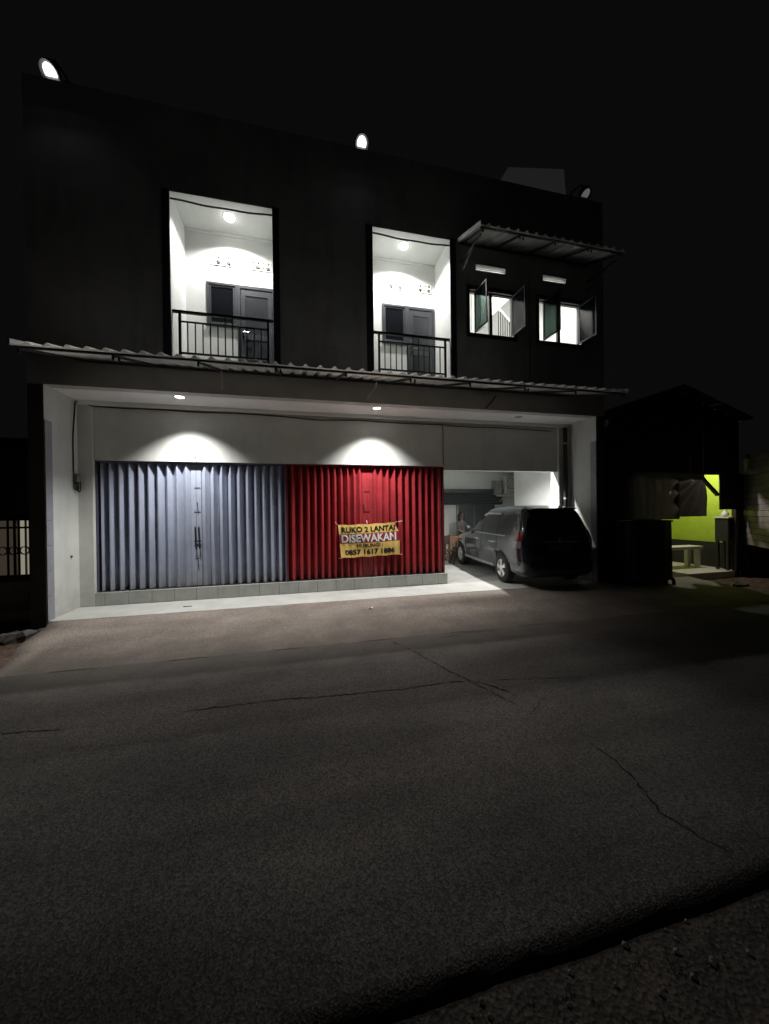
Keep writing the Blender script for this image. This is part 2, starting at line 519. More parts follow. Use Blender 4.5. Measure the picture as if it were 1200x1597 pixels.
def holed_wall(mb, x0, x1, z0, z1, y0, y1, holes):
    xs = sorted({x0, x1, *[h[0] for h in holes], *[h[1] for h in holes]})
    zs = sorted({z0, z1, *[h[2] for h in holes], *[h[3] for h in holes]})
    for i in range(len(xs) - 1):
        for j in range(len(zs) - 1):
            cx, cz = (xs[i] + xs[i + 1]) / 2, (zs[j] + zs[j + 1]) / 2
            if any(h[0] < cx < h[1] and h[2] < cz < h[3] for h in holes):
                continue
            a, b, c, d = xs[i], xs[i + 1], zs[j], zs[j + 1]
            mb.quad((a, y0, c), (b, y0, c), (b, y0, d), (a, y0, d))
            mb.quad((a, y1, d), (b, y1, d), (b, y1, c), (a, y1, c))
    for (a, b, c, d) in holes + [(x0, x1, z0, z1)]:
        mb.quad((a, y0, c), (a, y1, c), (a, y1, d), (a, y0, d))
        mb.quad((b, y0, c), (b, y1, c), (b, y1, d), (b, y0, d))
        mb.quad((a, y0, c), (b, y0, c), (b, y1, c), (a, y1, c))
        mb.quad((a, y0, d), (b, y0, d), (b, y1, d), (a, y1, d))
    return mb

def spot(name, loc, watts, deg, blend, direction=(0, 0, -1), parent=None, col=(1.0, 0.985, 0.96), r=0.04):
    d = bpy.data.lights.new(name, 'SPOT')
    d.energy = watts
    d.spot_size = R(deg)
    d.spot_blend = blend
    d.shadow_soft_size = r
    d.color = col
    o = bpy.data.objects.new(name, d)
    COL.objects.link(o)
    o.location = loc
    o.rotation_euler = Vector(direction).to_track_quat('-Z', 'Y').to_euler()
    if parent is not None:
        o.parent = parent
        o.matrix_parent_inverse = Matrix.Translation(-parent.location)
    return o

# ================================================================ SETTING: ground
YF, YS = 6.943, 7.873
XL, XR = -4.06, 6.75
ZR = -0.12
land = MB().quad((-300, -300, -0.26), (300, -300, -0.26), (300, 300, -0.26), (-300, 300, -0.26)).build('ground', 'land')
tag(land, kind='structure')

def wob(x, a=0.02, f=1.7, ph=0.0):
    return a * (math.sin(f * x + ph) + 0.6 * math.sin(2.7 * f * x + 1.3 + ph) + 0.4 * math.sin(6.1 * f * x + 2 * ph))
road = MB()
N = 260
xs = [-32 + 64 * i / N for i in range(N + 1)]
def road_near(x): return 1.35 + wob(x, 0.003, 3.0)
def road_far(x): return 5.06 + wob(x, 0.012, 1.1, 1.0) - 0.05
vs = []
for x in xs:
    ny, fy = road_near(x), road_far(x)
    vs += [(x, ny - .05, ZR - 0.11), (x, ny - .012, ZR - 0.03), (x, ny + 0.03, ZR)]
    for k in range(1, 7):
        t = k / 6
        vs.append((x, ny + 0.03 + (fy - ny) * t, ZR + 0.03 * math.sin(math.pi * t)))
W = 9
fs = [(i * W + k, (i + 1) * W + k, (i + 1) * W + k + 1, i * W + k + 1) for i in range(N) for k in range(W - 1)]
road.add(vs, fs)
tag(road.build('road', 'road', smooth=True), kind='structure')

# concrete apron between road and porch, its left end broken away over the dirt
ap = MB()
def apron_left(t): return -4.08 + 0.52 * (1 - t) ** 0.8 + 0.05 * math.sin(9 * t)
nu, nv = 60, 14
def apf(u, v):
    y = 5.0 + (YF - 5.0) * v
    x0 = apron_left(v)
    x = x0 + (9.5 - x0) * u
    return (x, y, -0.118 + 0.113 * v + 0.006 * math.sin(5 * x + 3 * y))
ap.grid(nu, nv, apf)
n = len(ap.v)
ap.add([(*apf(0, j / nv)[:2], -0.24) for j in range(nv + 1)] , [])
ap.f += [(j * (nu + 1), (j + 1) * (nu + 1), n + j + 1, n + j) for j in range(nv)]
tag(ap.build('apron', 'apron', smooth=True), kind='structure')

dirt = MB().grid(60, 40, lambda u, v: (-16 + 13.0 * u, 4.95 + 6 * v, -0.165 + 0.05 * (math.sin(7.3 * u * 9) * math.cos(5.1 * v * 7) * 0.5 + random.uniform(-0.5, 0.5) * 0.6) + 0.05 * v))
tag(dirt.build('dirt', 'dirt', smooth=True), kind='structure')
dirt2 = MB().grid(50, 30, lambda u, v: (6.9 + 13 * u, 4.95 + 5 * v, -0.15 + 0.04 * (math.sin(31 * u) * math.cos(27 * v) * 0.6 + random.uniform(-0.5, 0.5)) + 0.02 * v))
tag(dirt2.build('dirt', 'dirt', smooth=True), kind='structure')
vg = MB().grid(300, 120, lambda u, v: (-5 + 12 * u, -1.6 + 2.99 * v, -0.205 + random.uniform(-0.002, 0.002) + (0.007 * math.sin(43 * u + 17 * v) * math.cos(61 * u - 29 * v) + 0.006 * math.sin(131 * u + 71 * v)) * (1 - .85 * v)))
tag(vg.build('verge', 'verge', smooth=True), kind='structure')
# pebbles, torn leaves and grass on the near verge (nobody could count them)
pb = MB()
for i in range(900):
    x, y = random.uniform(-3, 5), random.uniform(-0.4, 1.3)
    r = random.uniform(0.004, 0.018) * (1.3 if random.random() < 0.04 else 1)
    z = -0.203 + r * 0.4
    k = [(x + r * random.uniform(.7, 1.2), y, z), (x - r, y + r * .3, z), (x, y + r, z), (x, y - r * random.uniform(.6, 1.1), z), (x, y, z + r * .8), (x, y, z - r)]
    pb.add(k, [(0, 2, 4), (2, 1, 4), (1, 3, 4), (3, 0, 4)])
tag(pb.build('gravel', 'pebble'), kind='stuff')
gr = MB()
for i in range(500):
    cx, cy = random.uniform(-2.5, 5), random.uniform(-0.3, 1.25)
    if random.random() < .6: cx = random.uniform(0.2, 3.2)
    for b in range(5):
        a = random.uniform(0, 6.28); h = random.uniform(.02, .07); l = random.uniform(.01, .05)
        x, y = cx + random.uniform(-.02, .02), cy + random.uniform(-.02, .02)
        w = .002
        gr.add([(x - w, y, -.21), (x + w, y, -.21), (x + l * math.cos(a), y + l * math.sin(a), -.21 + h)], [(0, 1, 2)])
tag(gr.build('grass', 'grass', fixn=False), kind='stuff')

# cracks in the road
def crack(pts, w, seed):
    rnd = random.Random(seed)
    fine = []
    for i in range(len(pts) - 1):
        (x0, y0), (x1, y1) = pts[i], pts[i + 1]
        k = max(2, int(math.hypot(x1 - x0, y1 - y0) / 0.035))
        for j in range(k):
            t = j / k
            fine.append((x0 + (x1 - x0) * t + rnd.uniform(-.012, .012), y0 + (y1 - y0) * t + rnd.uniform(-.012, .012)))
    fine.append(pts[-1])
    mb = MB()
    vs = []
    for i, (x, y) in enumerate(fine):
        a, b = fine[max(i - 1, 0)], fine[min(i + 1, len(fine) - 1)]
        d = Vector((b[0] - a[0], b[1] - a[1], 0)).normalized()
        nrm = Vector((-d.y, d.x, 0))
        e = min(i, len(fine) - 1 - i) / 5
        ww = w * .72 * min(1, 0.15 + e) * rnd.uniform(0.25, 1.25)
        ny, fy = road_near(x), road_far(x)
        t = min(1, max(0, (y - ny - .05) / (fy - ny)))
        z = ZR + 0.03 * math.sin(math.pi * t) + 0.003
        vs += [(x + nrm.x * ww, y + nrm.y * ww, z), (x - nrm.x * ww, y - nrm.y * ww, z)]
    mb.add(vs, [(2 * i, 2 * i + 1, 2 * i + 3, 2 * i + 2) for i in range(len(fine) - 1)])
    return tag(mb.build('road_crack', 'crack'), kind='structure')
crack([(-2.6, 3.66), (-2.395, 3.652), (-1.947, 3.59)], .008, 1)
crack([(-1.1, 3.64), (-1.006, 3.633), (-.75, 3.63), (-.2, 3.616), (.294, 3.56), (.679, 3.535), (1.079, 3.509), (1.516, 3.533), (1.792, 3.488)], .010, 2)
crack([(1.95, 3.46), (2.412, 3.369), (3.04, 3.247)], .006, 3)
crack([(1.2, 4.98), (1.396, 4.516), (1.625, 3.782), (1.829, 3.284), (1.95, 2.95)], .009, 4)
crack([(1.78, 3.49), (1.9, 3.36), (2.0, 3.2), (2.05, 3.1)], .016, 9)
crack([(2.3, 3.0), (2.15, 2.92), (1.98, 2.78)], .006, 5)
crack([(2.19, 2.35), (2.219, 2.14), (2.177, 1.903), (2.106, 1.715), (2.156, 1.57), (2.246, 1.42)], .012, 6)
crack([(3.0, 4.95), (2.4, 4.93), (1.9, 4.82)], .008, 7)

# ================================================================ BUILDING
house = thing('shop_house', (XL, YF, 0), 'two storey shop house with charcoal upper facade and white recessed porch', 'building')
XO, XE, ZT = -4.286, 6.99, 8.9
ZS, ZB, ZC = 3.889, 4.5, 7.41
X1, X2, X3, X4 = -2.162, -0.437, 1.47, 3.125
W1, W2 = (3.56, 4.62, 5.5, 6.43), (5.25, 6.36, 5.5, 6.43)
SL1, SL2 = (3.72, 4.42, 6.86, 6.97), (5.37, 5.96, 6.86, 6.97)
fa = holed_wall(MB(), XO, XE, 4.34, ZT, YF, YF + .15, [(X1, X2, ZB, ZC), (X3, X4, ZB, ZC), W1, W2, SL1, SL2])
fa.build('facade_wall', 'dark_paint', house)
MB().box(XO, XE, YF, YF + .18, ZS, 4.338).build('fascia_beam', 'brown_paint', house)
# lower front pillars, dark outside
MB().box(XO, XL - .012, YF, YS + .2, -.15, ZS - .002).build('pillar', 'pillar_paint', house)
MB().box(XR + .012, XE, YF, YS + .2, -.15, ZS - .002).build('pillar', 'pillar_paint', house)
# side and back shell and roof
MB().box(XO, XO + .15, YF + .152, 13, 4.0, ZT).build('side_wall', 'dark_paint', house)
MB().box(XE - .15, XE, YF + .152, 13, 4.0, ZT).build('side_wall', 'dark_paint', house)
MB().box(XO + .152, XE - .152, 12.85, 13, 4.0, ZT).build('rear_wall', 'dark_paint', house)
MB().box(XO + .152, XE - .152, YF + .152, 12.848, 8.3, 8.45).build('roof_slab', 'dark_paint', house)
# black painted bands beside the openings
for (x0, x1) in ((X1 - .13, X1), (X2, X2 + .12), (X3 - .14, X3), (X4, X4 + .13)):
    MB().box(x0, x1 - .002, YF - .014, YF - .001, 4.36, ZC + .02).build('painted_band', 'black_band', house, bevel=.002)
# roof-top stair head with a sloping top and an added glow
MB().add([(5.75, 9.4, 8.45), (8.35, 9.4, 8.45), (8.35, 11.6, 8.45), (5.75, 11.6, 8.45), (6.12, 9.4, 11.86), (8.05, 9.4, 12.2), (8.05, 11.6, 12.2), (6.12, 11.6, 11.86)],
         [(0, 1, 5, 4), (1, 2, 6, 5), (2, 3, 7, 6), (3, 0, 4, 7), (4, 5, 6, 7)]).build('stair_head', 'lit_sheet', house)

# porch recess
MB().box(XL - .01, XR + .01, YF + .182, YS - .002, ZS, ZS + .1).build('porch_soffit', 'soffit', house)
MB().box(XL - .01, XL, YF, YS + .2, -.02, ZS - .002).build('porch_side_wall', 'porch_wall', house)
MB().box(XR, XR + .01, YF, YS + .2, -.02, ZS - .002).build('porch_side_wall', 'porch_wall', house)
for (xa, xb) in ((XL + .001, XL + .016), (XR - .016, XR - .001)):
    for k in range(8):
        z = k * .414
        MB().box(xa, xb, YF - .006, YF + .16, z + .003, z + .411).build('cladding_tile', 'clad', house, bevel=.002)
# lintel wall above shutters and garage
XS0, XSM, XS1, XG = -3.823, -.296, 3.338, 6.455
MB().box(XS0 + .001, XS1, YS, YS + .17, 2.78, ZS).build('lintel_wall', 'porch_wall', house)
MB().box(XS1 + .002, XG - .001, YS + .004, YS + .17, 2.69, ZS).build('lintel_wall', 'porch_wall', house)
MB().box(XL, XS0, YS - .045, YS + .3, 0, ZS - .001).build('porch_pillar', 'porch_wall', house)
MB().box(XG, XR, YS - .045, YS + .25, 0, ZS - .001).build('porch_pillar', 'porch_wall', house)
# small cove along the soffit back edge
MB().box(XL + .01, XR - .01, YS - .085, YS - .046, ZS - .075, ZS - .002).build('soffit_trim', 'soffit', house)

# porch floor, garage floor, tiled step
tag(MB().box(XL - .02, XR + .3, YF - .005, YS - .05, -.2, 0).build('porch_floor', 'porch', house, bevel=.006))
MB().box(XS1 - .1, 9.3, YS - .048, 12.8, -.2, -.003).build('garage_floor', 'garage_floor', house)
step = MB().box(XL + .002, XS1 + .03, YS - .022, YS + .33, 0.0, .222).build('step', 'grout', house)
x = XL + .004
tw = .4
tm = MB().box(.004, tw - .004, 0, .014, .002, .228).mesh('step_tile', 'tile')
tt = MB().box(.004, tw - .004, 0, .32, 0, .012).mesh('tread_tile', 'tile')
k = 0
while x + tw < XS1 + .05:
    o = inst(tm, 'riser_tile', (x, YS - .037 + random.uniform(-.001, .001), 0), house)
    o = inst(tt, 'tread_tile', (x, YS - .037, .231 + random.uniform(-.0008, .0008)), house)
    x += tw
    k += 1
wl = XS1 + .03 - x
MB().box(x + .002, XS1 + .03, YS - .037, YS - .023, .002, .228).build('riser_tile', 'tile', house)
MB().box(x + .002, XS1 + .03, YS - .037, YS + .28, .231, .243).build('tread_tile', 'tile', house)

# garage room behind the lintel
MB().box(XS1 - .12, XS1, YS + .172, 12.6, 0, 3.25).build('garage_wall', 'white_wall', house)
MB().box(7.1, 7.25, YS + .19, 10.76, 0, 3.25).build('garage_wall', 'white_wall', house)
MB().box(XR + .012, 7.1, YS + .202, YS + .25, 0, 3.25).build('garage_wall', 'white_wall', house)
MB().box(XS1 - .12, 9.4, 12.602, 12.75, 0, 3.25).build('garage_wall', 'white_wall', house)
MB().box(9.3, 9.4, 10.7, 12.6, 0, 3.25).build('garage_wall', 'white_wall', house)
MB().box(7.252, 9.4, 10.6, 10.7, 0, 3.25).build('garage_wall', 'white_wall', house)
MB().box(XS1 - .12, 9.4, YS + .172, 12.75, 3.252, 3.35).build('garage_ceiling', 'white_wall', house)
# dark backing behind the two closed shops
MB().box(XS0, XS1 - .13, YS + .4, YS + .45, 0, 3.2).build('shop_partition', 'black_band', house)

# ---- balconies
def balcony(x0, x1, side):
    yb = 7.814
    zc = 7.43
    w0 = x0 + .38
    win = (w0, w0 + .579, 5.54, 6.42)
    dx0, dx1 = w0 + .58, min(w0 + .58 + .76, x1 - .02)
    mb = MB()
    holed_wall(mb, x0 - .1, x1 + .1, ZB, zc, yb, yb + .12, [win, (dx0, dx1, ZB + .001, 6.42)] + [(g - .199, g + .199, 6.773, 6.967) for g in (w0 + .29, x1 - .29)])
    mb.box(x0 - .1, x0 - .001, YF + .152, yb - .001, ZB, zc)
    mb.box(x1 + .001, x1 + .1, YF + .152, yb - .001, ZB, zc)
    # plastered reveals inside the opening
    mb.box(x0 - .001, x0 + .004, YF + .002, YF + .15, ZB, ZC)
    mb.box(x1 - .004, x1 + .001, YF + .002, YF + .15, ZB, ZC)
    mb.build('balcony_wall', 'white_wall', house)
    MB().box(x0 - .1, x1 + .1, YF + .152, yb + .1, zc, zc + .1).build('balcony_ceiling', 'white_wall', house)
    MB().box(x0 + .004, x1 - .004, YF + .003, YF + .15, ZC - .005, ZC + .001).build('balcony_head', 'white_wall', house)
    MB().box(x0 - .1, x1 + .1, YF + .152, yb + .1, ZB - .15, ZB - .001).build('balcony_floor', 'tile', house)
    # ceiling mould
    MB().box(x0, x1, yb - .04, yb - .001, zc - .05, zc - .001).build('ceiling_trim', 'white_wall', house)
    # window
    a, b, c, d = win
    f = MB()
    t = .045
    f.box(a, b, yb - .02, yb + .06, d - t, d).box(a, b, yb - .02, yb + .06, c, c + t)
    f.box(a, a + t, yb - .02, yb + .06, c + t, d - t).box(b - t, b, yb - .02, yb + .06, c + t, d - t)
    fo = f.build('window', 'alu', house, bevel=.003)
    s = MB()
    t2 = .03
    a2, b2, c2, d2 = a + t + .006, b - t - .006, c + t + .006, d - t - .006
    s.box(a2, b2, yb - .005, yb + .035, d2 - t2, d2).box(a2, b2, yb - .005, yb + .035, c2, c2 + t2)
    s.box(a2, a2 + t2, yb - .005, yb + .035, c2 + t2, d2 - t2).box(b2 - t2, b2, yb - .005, yb + .035, c2 + t2, d2 - t2)
    s.build('sash', 'alu', fo, bevel=.002)
    MB().box(a2 + t2, b2 - t2, yb + .01, yb + .018, c2 + t2, d2 - t2).build('pane', 'dark_glass', fo)
    MB().box(a - .02, b + .005, yb - .05, yb - .021, c - .03, c + .004).build('sill', 'alu', fo, bevel=.003)
    # door
    fr = MB()
    fr.box(dx0, dx1, yb - .02, yb + .06, 6.42 - .06, 6.42).box(dx0, dx0 + .06, yb - .02, yb + .06, ZB, 6.36).box(dx1 - .05, dx1, yb - .02, yb + .06, ZB, 6.36)
    fro = fr.build('door', 'alu', house, bevel=.003)
    l0, l1 = dx0 + .065, dx1 - .055
    MB().box(l0, l1, yb + .005, yb + .045, ZB + .01, 6.355).build('door_leaf', 'door', fro, bevel=.003)
    st = MB()
    st.box(l0, l0 + .09, yb - .006, yb + .004, ZB + .012, 6.352).box(l1 - .09, l1, yb - .006, yb + .004, ZB + .012, 6.352)
    st.box(l0 + .09, l1 - .09, yb - .006, yb + .004, 6.22, 6.352).box(l0 + .09, l1 - .09, yb - .006, yb + .004, 5.32, 5.42).box(l0 + .09, l1 - .09, yb - .006, yb + .004, ZB + .012, ZB + .2)
    st.build('door_stile', 'alu', fro, bevel=.002)
    hz = 5.44
    h = MB().box(l0 + .025, l0 + .065, yb - .012, yb - .007, hz - .13, hz + .05)
    h.tube([(l0 + .045, yb - .008, hz), (l0 + .045, yb - .06, hz), (l0 + .06, yb - .068, hz), (l0 + .16, yb - .066, hz + .004)], .011, 8)
    h.lathe([(.016, 0), (.016, .018)], (l0 + .045, yb - .03, hz - .09), 10, 'Y')
    h.build('handle', 'chrome', fro, smooth=False)
    # vent blocks: two groups of two tiles
    for gx in ((w0 + .29), x1 - .29):
        for q in (-1, 1):
            vent_block(gx + q * .102, 6.87, yb - .016)
def vent_block(cx, cz, y):
    s = .098
    cells = [(-s, -.01, .012, s, .022), (-.01, s, .012, s, .028), (-s, -.025, -s, .012, .019), (-.025, s, -s, .012, .046)]
    mb, hb = MB(), MB()
    for (a, b, c, d, r) in cells:
        mx, mz = (a + b) / 2, (c + d) / 2
        n = 20
        ring, out = [], []
        for k in range(n):
            t = 2 * math.pi * (k + .5) / n
            ux, uz = math.cos(t), math.sin(t)
            ring.append((mx + r * ux, mz + r * uz))
            m_ = max(abs(ux), abs(uz))
            ux, uz = ux / m_, uz / m_
            out.append((mx + ux * (b - a) / 2, mz + uz * (d - c) / 2))
        vs = [(cx + p[0], y, cz + p[1]) for p in out] + [(cx + p[0], y, cz + p[1]) for p in ring] + [(cx + p[0], y + .09, cz + p[1]) for p in ring]
        fs = []
        for k in range(n):
            j = (k + 1) % n
            fs += [(k, j, n + j, n + k), (n + k, n + j, 2 * n + j, 2 * n + k)]
        mb.add(vs, fs)
        hb.add([(cx + p[0], y + .088, cz + p[1]) for p in ring], [tuple(range(n))])
    for (a, b, c, d) in ((-s, s, -s, -s), (-s, s, s, s), (-s, -s, -s, s), (s, s, -s, s)):
        mb.quad((cx + a, y, cz + c), (cx + b, y, cz + d), (cx + b, y + .02, cz + d), (cx + a, y + .02, cz + c))
    o = mb.build('vent_block', 'white_wall', house)
    hb.build('vent_hole', 'hole', o)
balcony(X1, X2, 0)
balcony(X3, X4, 1)

# ---- upstairs room behind the two casement windows
RX0, RX1, RY1, RZ0, RZ1 = 3.34, 6.78, 8.75, 4.62, 7.75
rm = MB()
rm.box(RX0 - .06, RX0, YF + .152, RY1, RZ0, RZ1).box(RX1, RX1 + .05, YF + .152, RY1, RZ0, RZ1).box(RX0 - .06, RX1 + .05, RY1, RY1 + .1, RZ0, RZ1)
rm.box(RX0 - .06, RX1 + .05, YF + .152, RY1 + .1, RZ1, RZ1 + .08)
rm.box(RX0 - .06, RX1 + .05, YF + .152, RY1 + .1, RZ0 - .1, RZ0)
rm.build('upper_room', 'white_wall', house)
# stair flight soffit and its railing seen through the window
sf = MB()
ys0, ys1 = 8.25, 8.74
sf.add([(4.55, ys0, 6.42), (5.55, ys0, 7.4), (5.55, ys0, 7.6), (4.55, ys0, 7.6), (4.55, ys1, 6.42), (5.55, ys1, 7.4), (5.55, ys1, 7.6), (4.55, ys1, 7.6)],
       [(0, 1, 2, 3), (4, 7, 6, 5), (0, 4, 5, 1), (0, 3, 7, 4), (1, 5, 6, 2)])
sf.build('stair_flight', 'soffit', house)
rl = MB()
rl.bar((5.0, 8.15, 6.84), (5.62, 8.15, 6.26), .045, .05)
ro = rl.build('stair_handrail', 'white_plastic', house)
for k in range(8):
    xx = 4.98 + k * .062
    zt_ = 6.84 - (xx - 5.0) * .935
    MB().bar((xx, 8.15, 5.9), (xx, 8.15, min(zt_ - .03, 6.78)), .016, .016).build('baluster', 'black_metal', ro)
MB().bar((4.97, 8.15, 5.92), (5.6, 8.15, 5.9), .03, .03).build('stair_rail', 'black_metal', ro)

def casement(win, idx):
    a, b, c, d = win
    y = YF
    f = MB()
    t = .06
    f.box(a - .07, b + .07, y - .02, y - .001, d, d + .09).box(a - .07, b + .07, y - .035, y - .001, c - .075, c)
    f.box(a - .07, a, y - .02, y - .001, c, d).box(b, b + .07, y - .02, y - .001, c, d)
    f.box(a, b, y + .03, y + .09, d - .03, d).box(a, b, y + .03, y + .09, c, c + .035)
    mx = (a + b) / 2 - .01
    f.box(mx - .035, mx + .035, y + .03, y + .09, c + .035, d - .03)
    f.box(a, a + .02, y + .03, y + .09, c + .035, d - .03).box(b - .02, b, y + .03, y + .09, c + .035, d - .03)
    o = f.build('window', 'black_metal', house, bevel=.003)
    sw = (b - a) / 2 - .06
    def sash(hx, ang):
        ca, sa = math.cos(ang), math.sin(ang)
        def P(u, w, z): return (hx + ca * u - sa * w, y + .02 - (sa * u + ca * w) if False else y + .02 - sa * u - ca * w * .0 - w * ca, z)
        s = MB()
        g = MB()
        z0, z1 = c + .03, d - .025
        def bx(mb, u0, u1, zz0, zz1, w0, w1):
            vs = []
            for zz in (zz0, zz1):
                for w in (w0, w1):
                    for u in (u0, u1):
                        vs.append((hx + ca * u + sa * w, y + .02 - sa * u + ca * w, zz))
            mb.add(vs, [(0, 2, 3, 1), (4, 5, 7, 6), (0, 1, 5, 4), (2, 6, 7, 3), (0, 4, 6, 2), (1, 3, 7, 5)])
        e = .035
        bx(s, 0, e, z0, z1, -.014, .014)
        bx(s, sw - e, sw, z0, z1, -.014, .014)
        bx(s, e, sw - e, z0, z0 + e, -.014, .014)
        bx(s, e, sw - e, z1 - e, z1, -.014, .014)
        bx(g, e, sw - e, z0 + e, z1 - e, -.003, .003)
        s.build('sash', 'black_metal', o, bevel=.002)
        g.build('pane', 'tinted', o)
    sash(a + .13, R(86))
    sash(b - .035, R(88))
    stay = MB()
    stay.bar((a + .13, y + .03, c + .02), (a + .2, y - .25, c + .03), .012, .006)
    stay.bar((b - .035, y + .03, c + .02), (b + .03, y - .25, c + .03), .012, .006)
    stay.build('stay', 'chrome', o)
casement(W1, 0)
casement(W2, 1)
for sl in (SL1, SL2):
    a, b, c, d = sl
    v = MB().box(a - .02, b + .02, YF - .03, YF - .001, d, d + .025).box(a - .02, b + .02, YF - .012, YF - .001, c - .02, c)
    o = v.build('vent_slot', 'black_metal', house, bevel=.002)
    MB().box(a, b, YF + .05, YF + .07, (c + d) / 2 + .006, (c + d) / 2 + .024).build('louvre', 'white_plastic', o)
    MB().box(a, b, YF + .03, YF + .149, c - .001, c + .006).build('slot_lining', 'white_wall', o)

# vertical control joint line of the upper facade
MB().box(5.0, 5.012, YF - .006, YF - .001, 4.36, 6.9).build('facade_joint', 'black_band', house)

# ================================================================ FOLDING SHUTTERS
def slat_mesh(name, mt, w, depth, h, flip=False):
    """one fold: valley - ridge - valley, with a rolled ridge"""
    t = .0035
    rr = w * .045
    pr = [(-w / 2, depth), (-w * .46, depth - .002), (-rr, .004), (0, 0), (rr, .004), (w * .46, depth - .002), (w / 2, depth)]
    mb = MB()
    vs = []
    for (px, py) in pr:
        vs += [(px, py, 0), (px, py, h)]
    for (px, py) in pr:
        vs += [(px, py + t, 0), (px, py + t, h)]
    n = len(pr)
    fs = []
    for i in range(n - 1):
        fs.append((2 * i, 2 * i + 2, 2 * i + 3, 2 * i + 1))
        fs.append((2 * n + 2 * i, 2 * n + 2 * i + 1, 2 * n + 2 * i + 3, 2 * n + 2 * i + 2))
    mb.add(vs, fs)
    return mb.mesh(name, mt)
def shutter(x0, x1, mt, rail, ridges, flat, label, name='folding_shutter'):
    t = thing(name, (x0, YS + .06, .243), label, 'shutter', 'folding shutters of the shop house')
    z0, z1 = .262, 2.775
    y0 = YS + .052
    # rails and jambs
    MB().box(x0, x1, YS + .035, YS + .21, 2.742, 2.778).build('top_track', rail, t, bevel=.003)
    MB().box(x0, x1, y0 - .012, y0 + .15, .244, .258).build('bottom_track', 'black_metal', t)
    MB().box(x0, x0 + .03, y0 - .012, y0 + .11, .26, 2.74).build('jamb', rail, t, bevel=.002)
    MB().box(x1 - .03, x1, y0 - .012, y0 + .11, .26, 2.74).build('jamb', rail, t, bevel=.002)
    rnd = random.Random(len(label))
    cache = {}
    edges = []
    left = [r for r in ridges if r < flat[0]]
    right = [r for r in ridges if r > flat[1]]
    lb = [x0 + .03] + [(left[i] + left[i + 1]) / 2 for i in range(len(left) - 1)] + [flat[0]]
    rb = [flat[1]] + [(right[i] + right[i + 1]) / 2 for i in range(len(right) - 1)] + [x1 - .03]
    for seq, bd in ((left, lb), (right, rb)):
        for i, r in enumerate(seq):
            w = bd[i + 1] - bd[i]
            near = min(abs(r - flat[0]), abs(r - flat[1]))
            dep = .138 if near > .5 else .055 + .166 * near
            key = round(w, 2)
            k2 = (key, round(dep, 3))
            if k2 not in cache:
                cache[k2] = slat_mesh('slat', mt, 1.0, 1.0, z1 - z0 - .04)
                for v in cache[k2].vertices:
                    v.co.x *= w + .003
                    v.co.y *= dep
            o = inst(cache[k2], 'slat', ((bd[i] + bd[i + 1]) / 2, y0 + rnd.uniform(0, .004), z0), t)
            o.rotation_euler = (0, 0, R(rnd.uniform(-1.6, 1.6)))
            o.scale = (1, 1, 1)
    return t
bl_r = [-3.759, -3.591, -3.424, -3.26, -3.082, -2.92, -2.749, -2.583, -2.409, -2.239, -1.899, -1.742, -1.571, -1.405, -1.238, -1.065, -.905, -.744, -.581, -.43]
sh = shutter(XS0, XSM, 'blue', 'blue_dk', bl_r, (-2.165, -1.975), 'blue grey folding shutter door on the left of the porch')
# flat meeting stiles of the blue shutter with handles
for (a, b) in ((-2.165, -2.072), (-2.068, -1.975)):
    MB().box(a, b, YS + .097, YS + .107, .262, 2.735).build('meeting_stile', 'blue', sh, bevel=.003)
for hx in (-2.085, -2.02):
    h = MB().tube([(hx - .006, YS + .088, 1.47), (hx - .006, YS + .055, 1.455), (hx, YS + .052, 1.24), (hx + .008, YS + .055, 1.025), (hx + .008, YS + .088, 1.01)], .013, 8)
    h.build('handle', 'black_metal', sh)
MB().box(-2.115, -1.985, YS + .068, YS + .08, 1.16, 1.185).build('latch_bar', 'black_metal', sh)
for (z, l) in ((1.87, .2), (.7, .26)):
    MB().bar((-2.05, YS + .08, z + l / 2), (-2.036, YS + .08, z - l / 2), .012, .012).build('bolt', 'black_metal', sh)
for z in (2.27, 1.79, .86):
    MB().box(-2.11, -1.99, YS + .083, YS + .088, z - .005, z + .005).build('latch_strap', 'blue_dk', sh)
rd_r = [-.13, .02, .17, .32, .468, .609, .751, .894, 1.039, 1.184, 1.318, 1.657, 1.808, 1.974, 2.128, 2.297, 2.454, 2.612, 2.771, 2.917, 3.079, 3.228]
sr = shutter(XSM + .004, XS1 - .003, 'red', 'red_dk', rd_r, (1.372, 1.60), 'red folding shutter door beside the garage with a banner tied on')
for (a, b) in ((1.372, 1.484), (1.488, 1.60)):
    MB().box(a, b, YS + .097, YS + .107, .262, 2.735).build('meeting_stile', 'red', sr, bevel=.003)
MB().bar((1.40, YS + .082, 1.9), (1.415, YS + .082, 1.72), .012, .012).build('bolt', 'black_metal', sr)
for z in (2.2, 1.75):
    MB().box(1.42, 1.55, YS + .083, YS + .088, z - .005, z + .005).build('latch_strap', 'red_dk', sr)

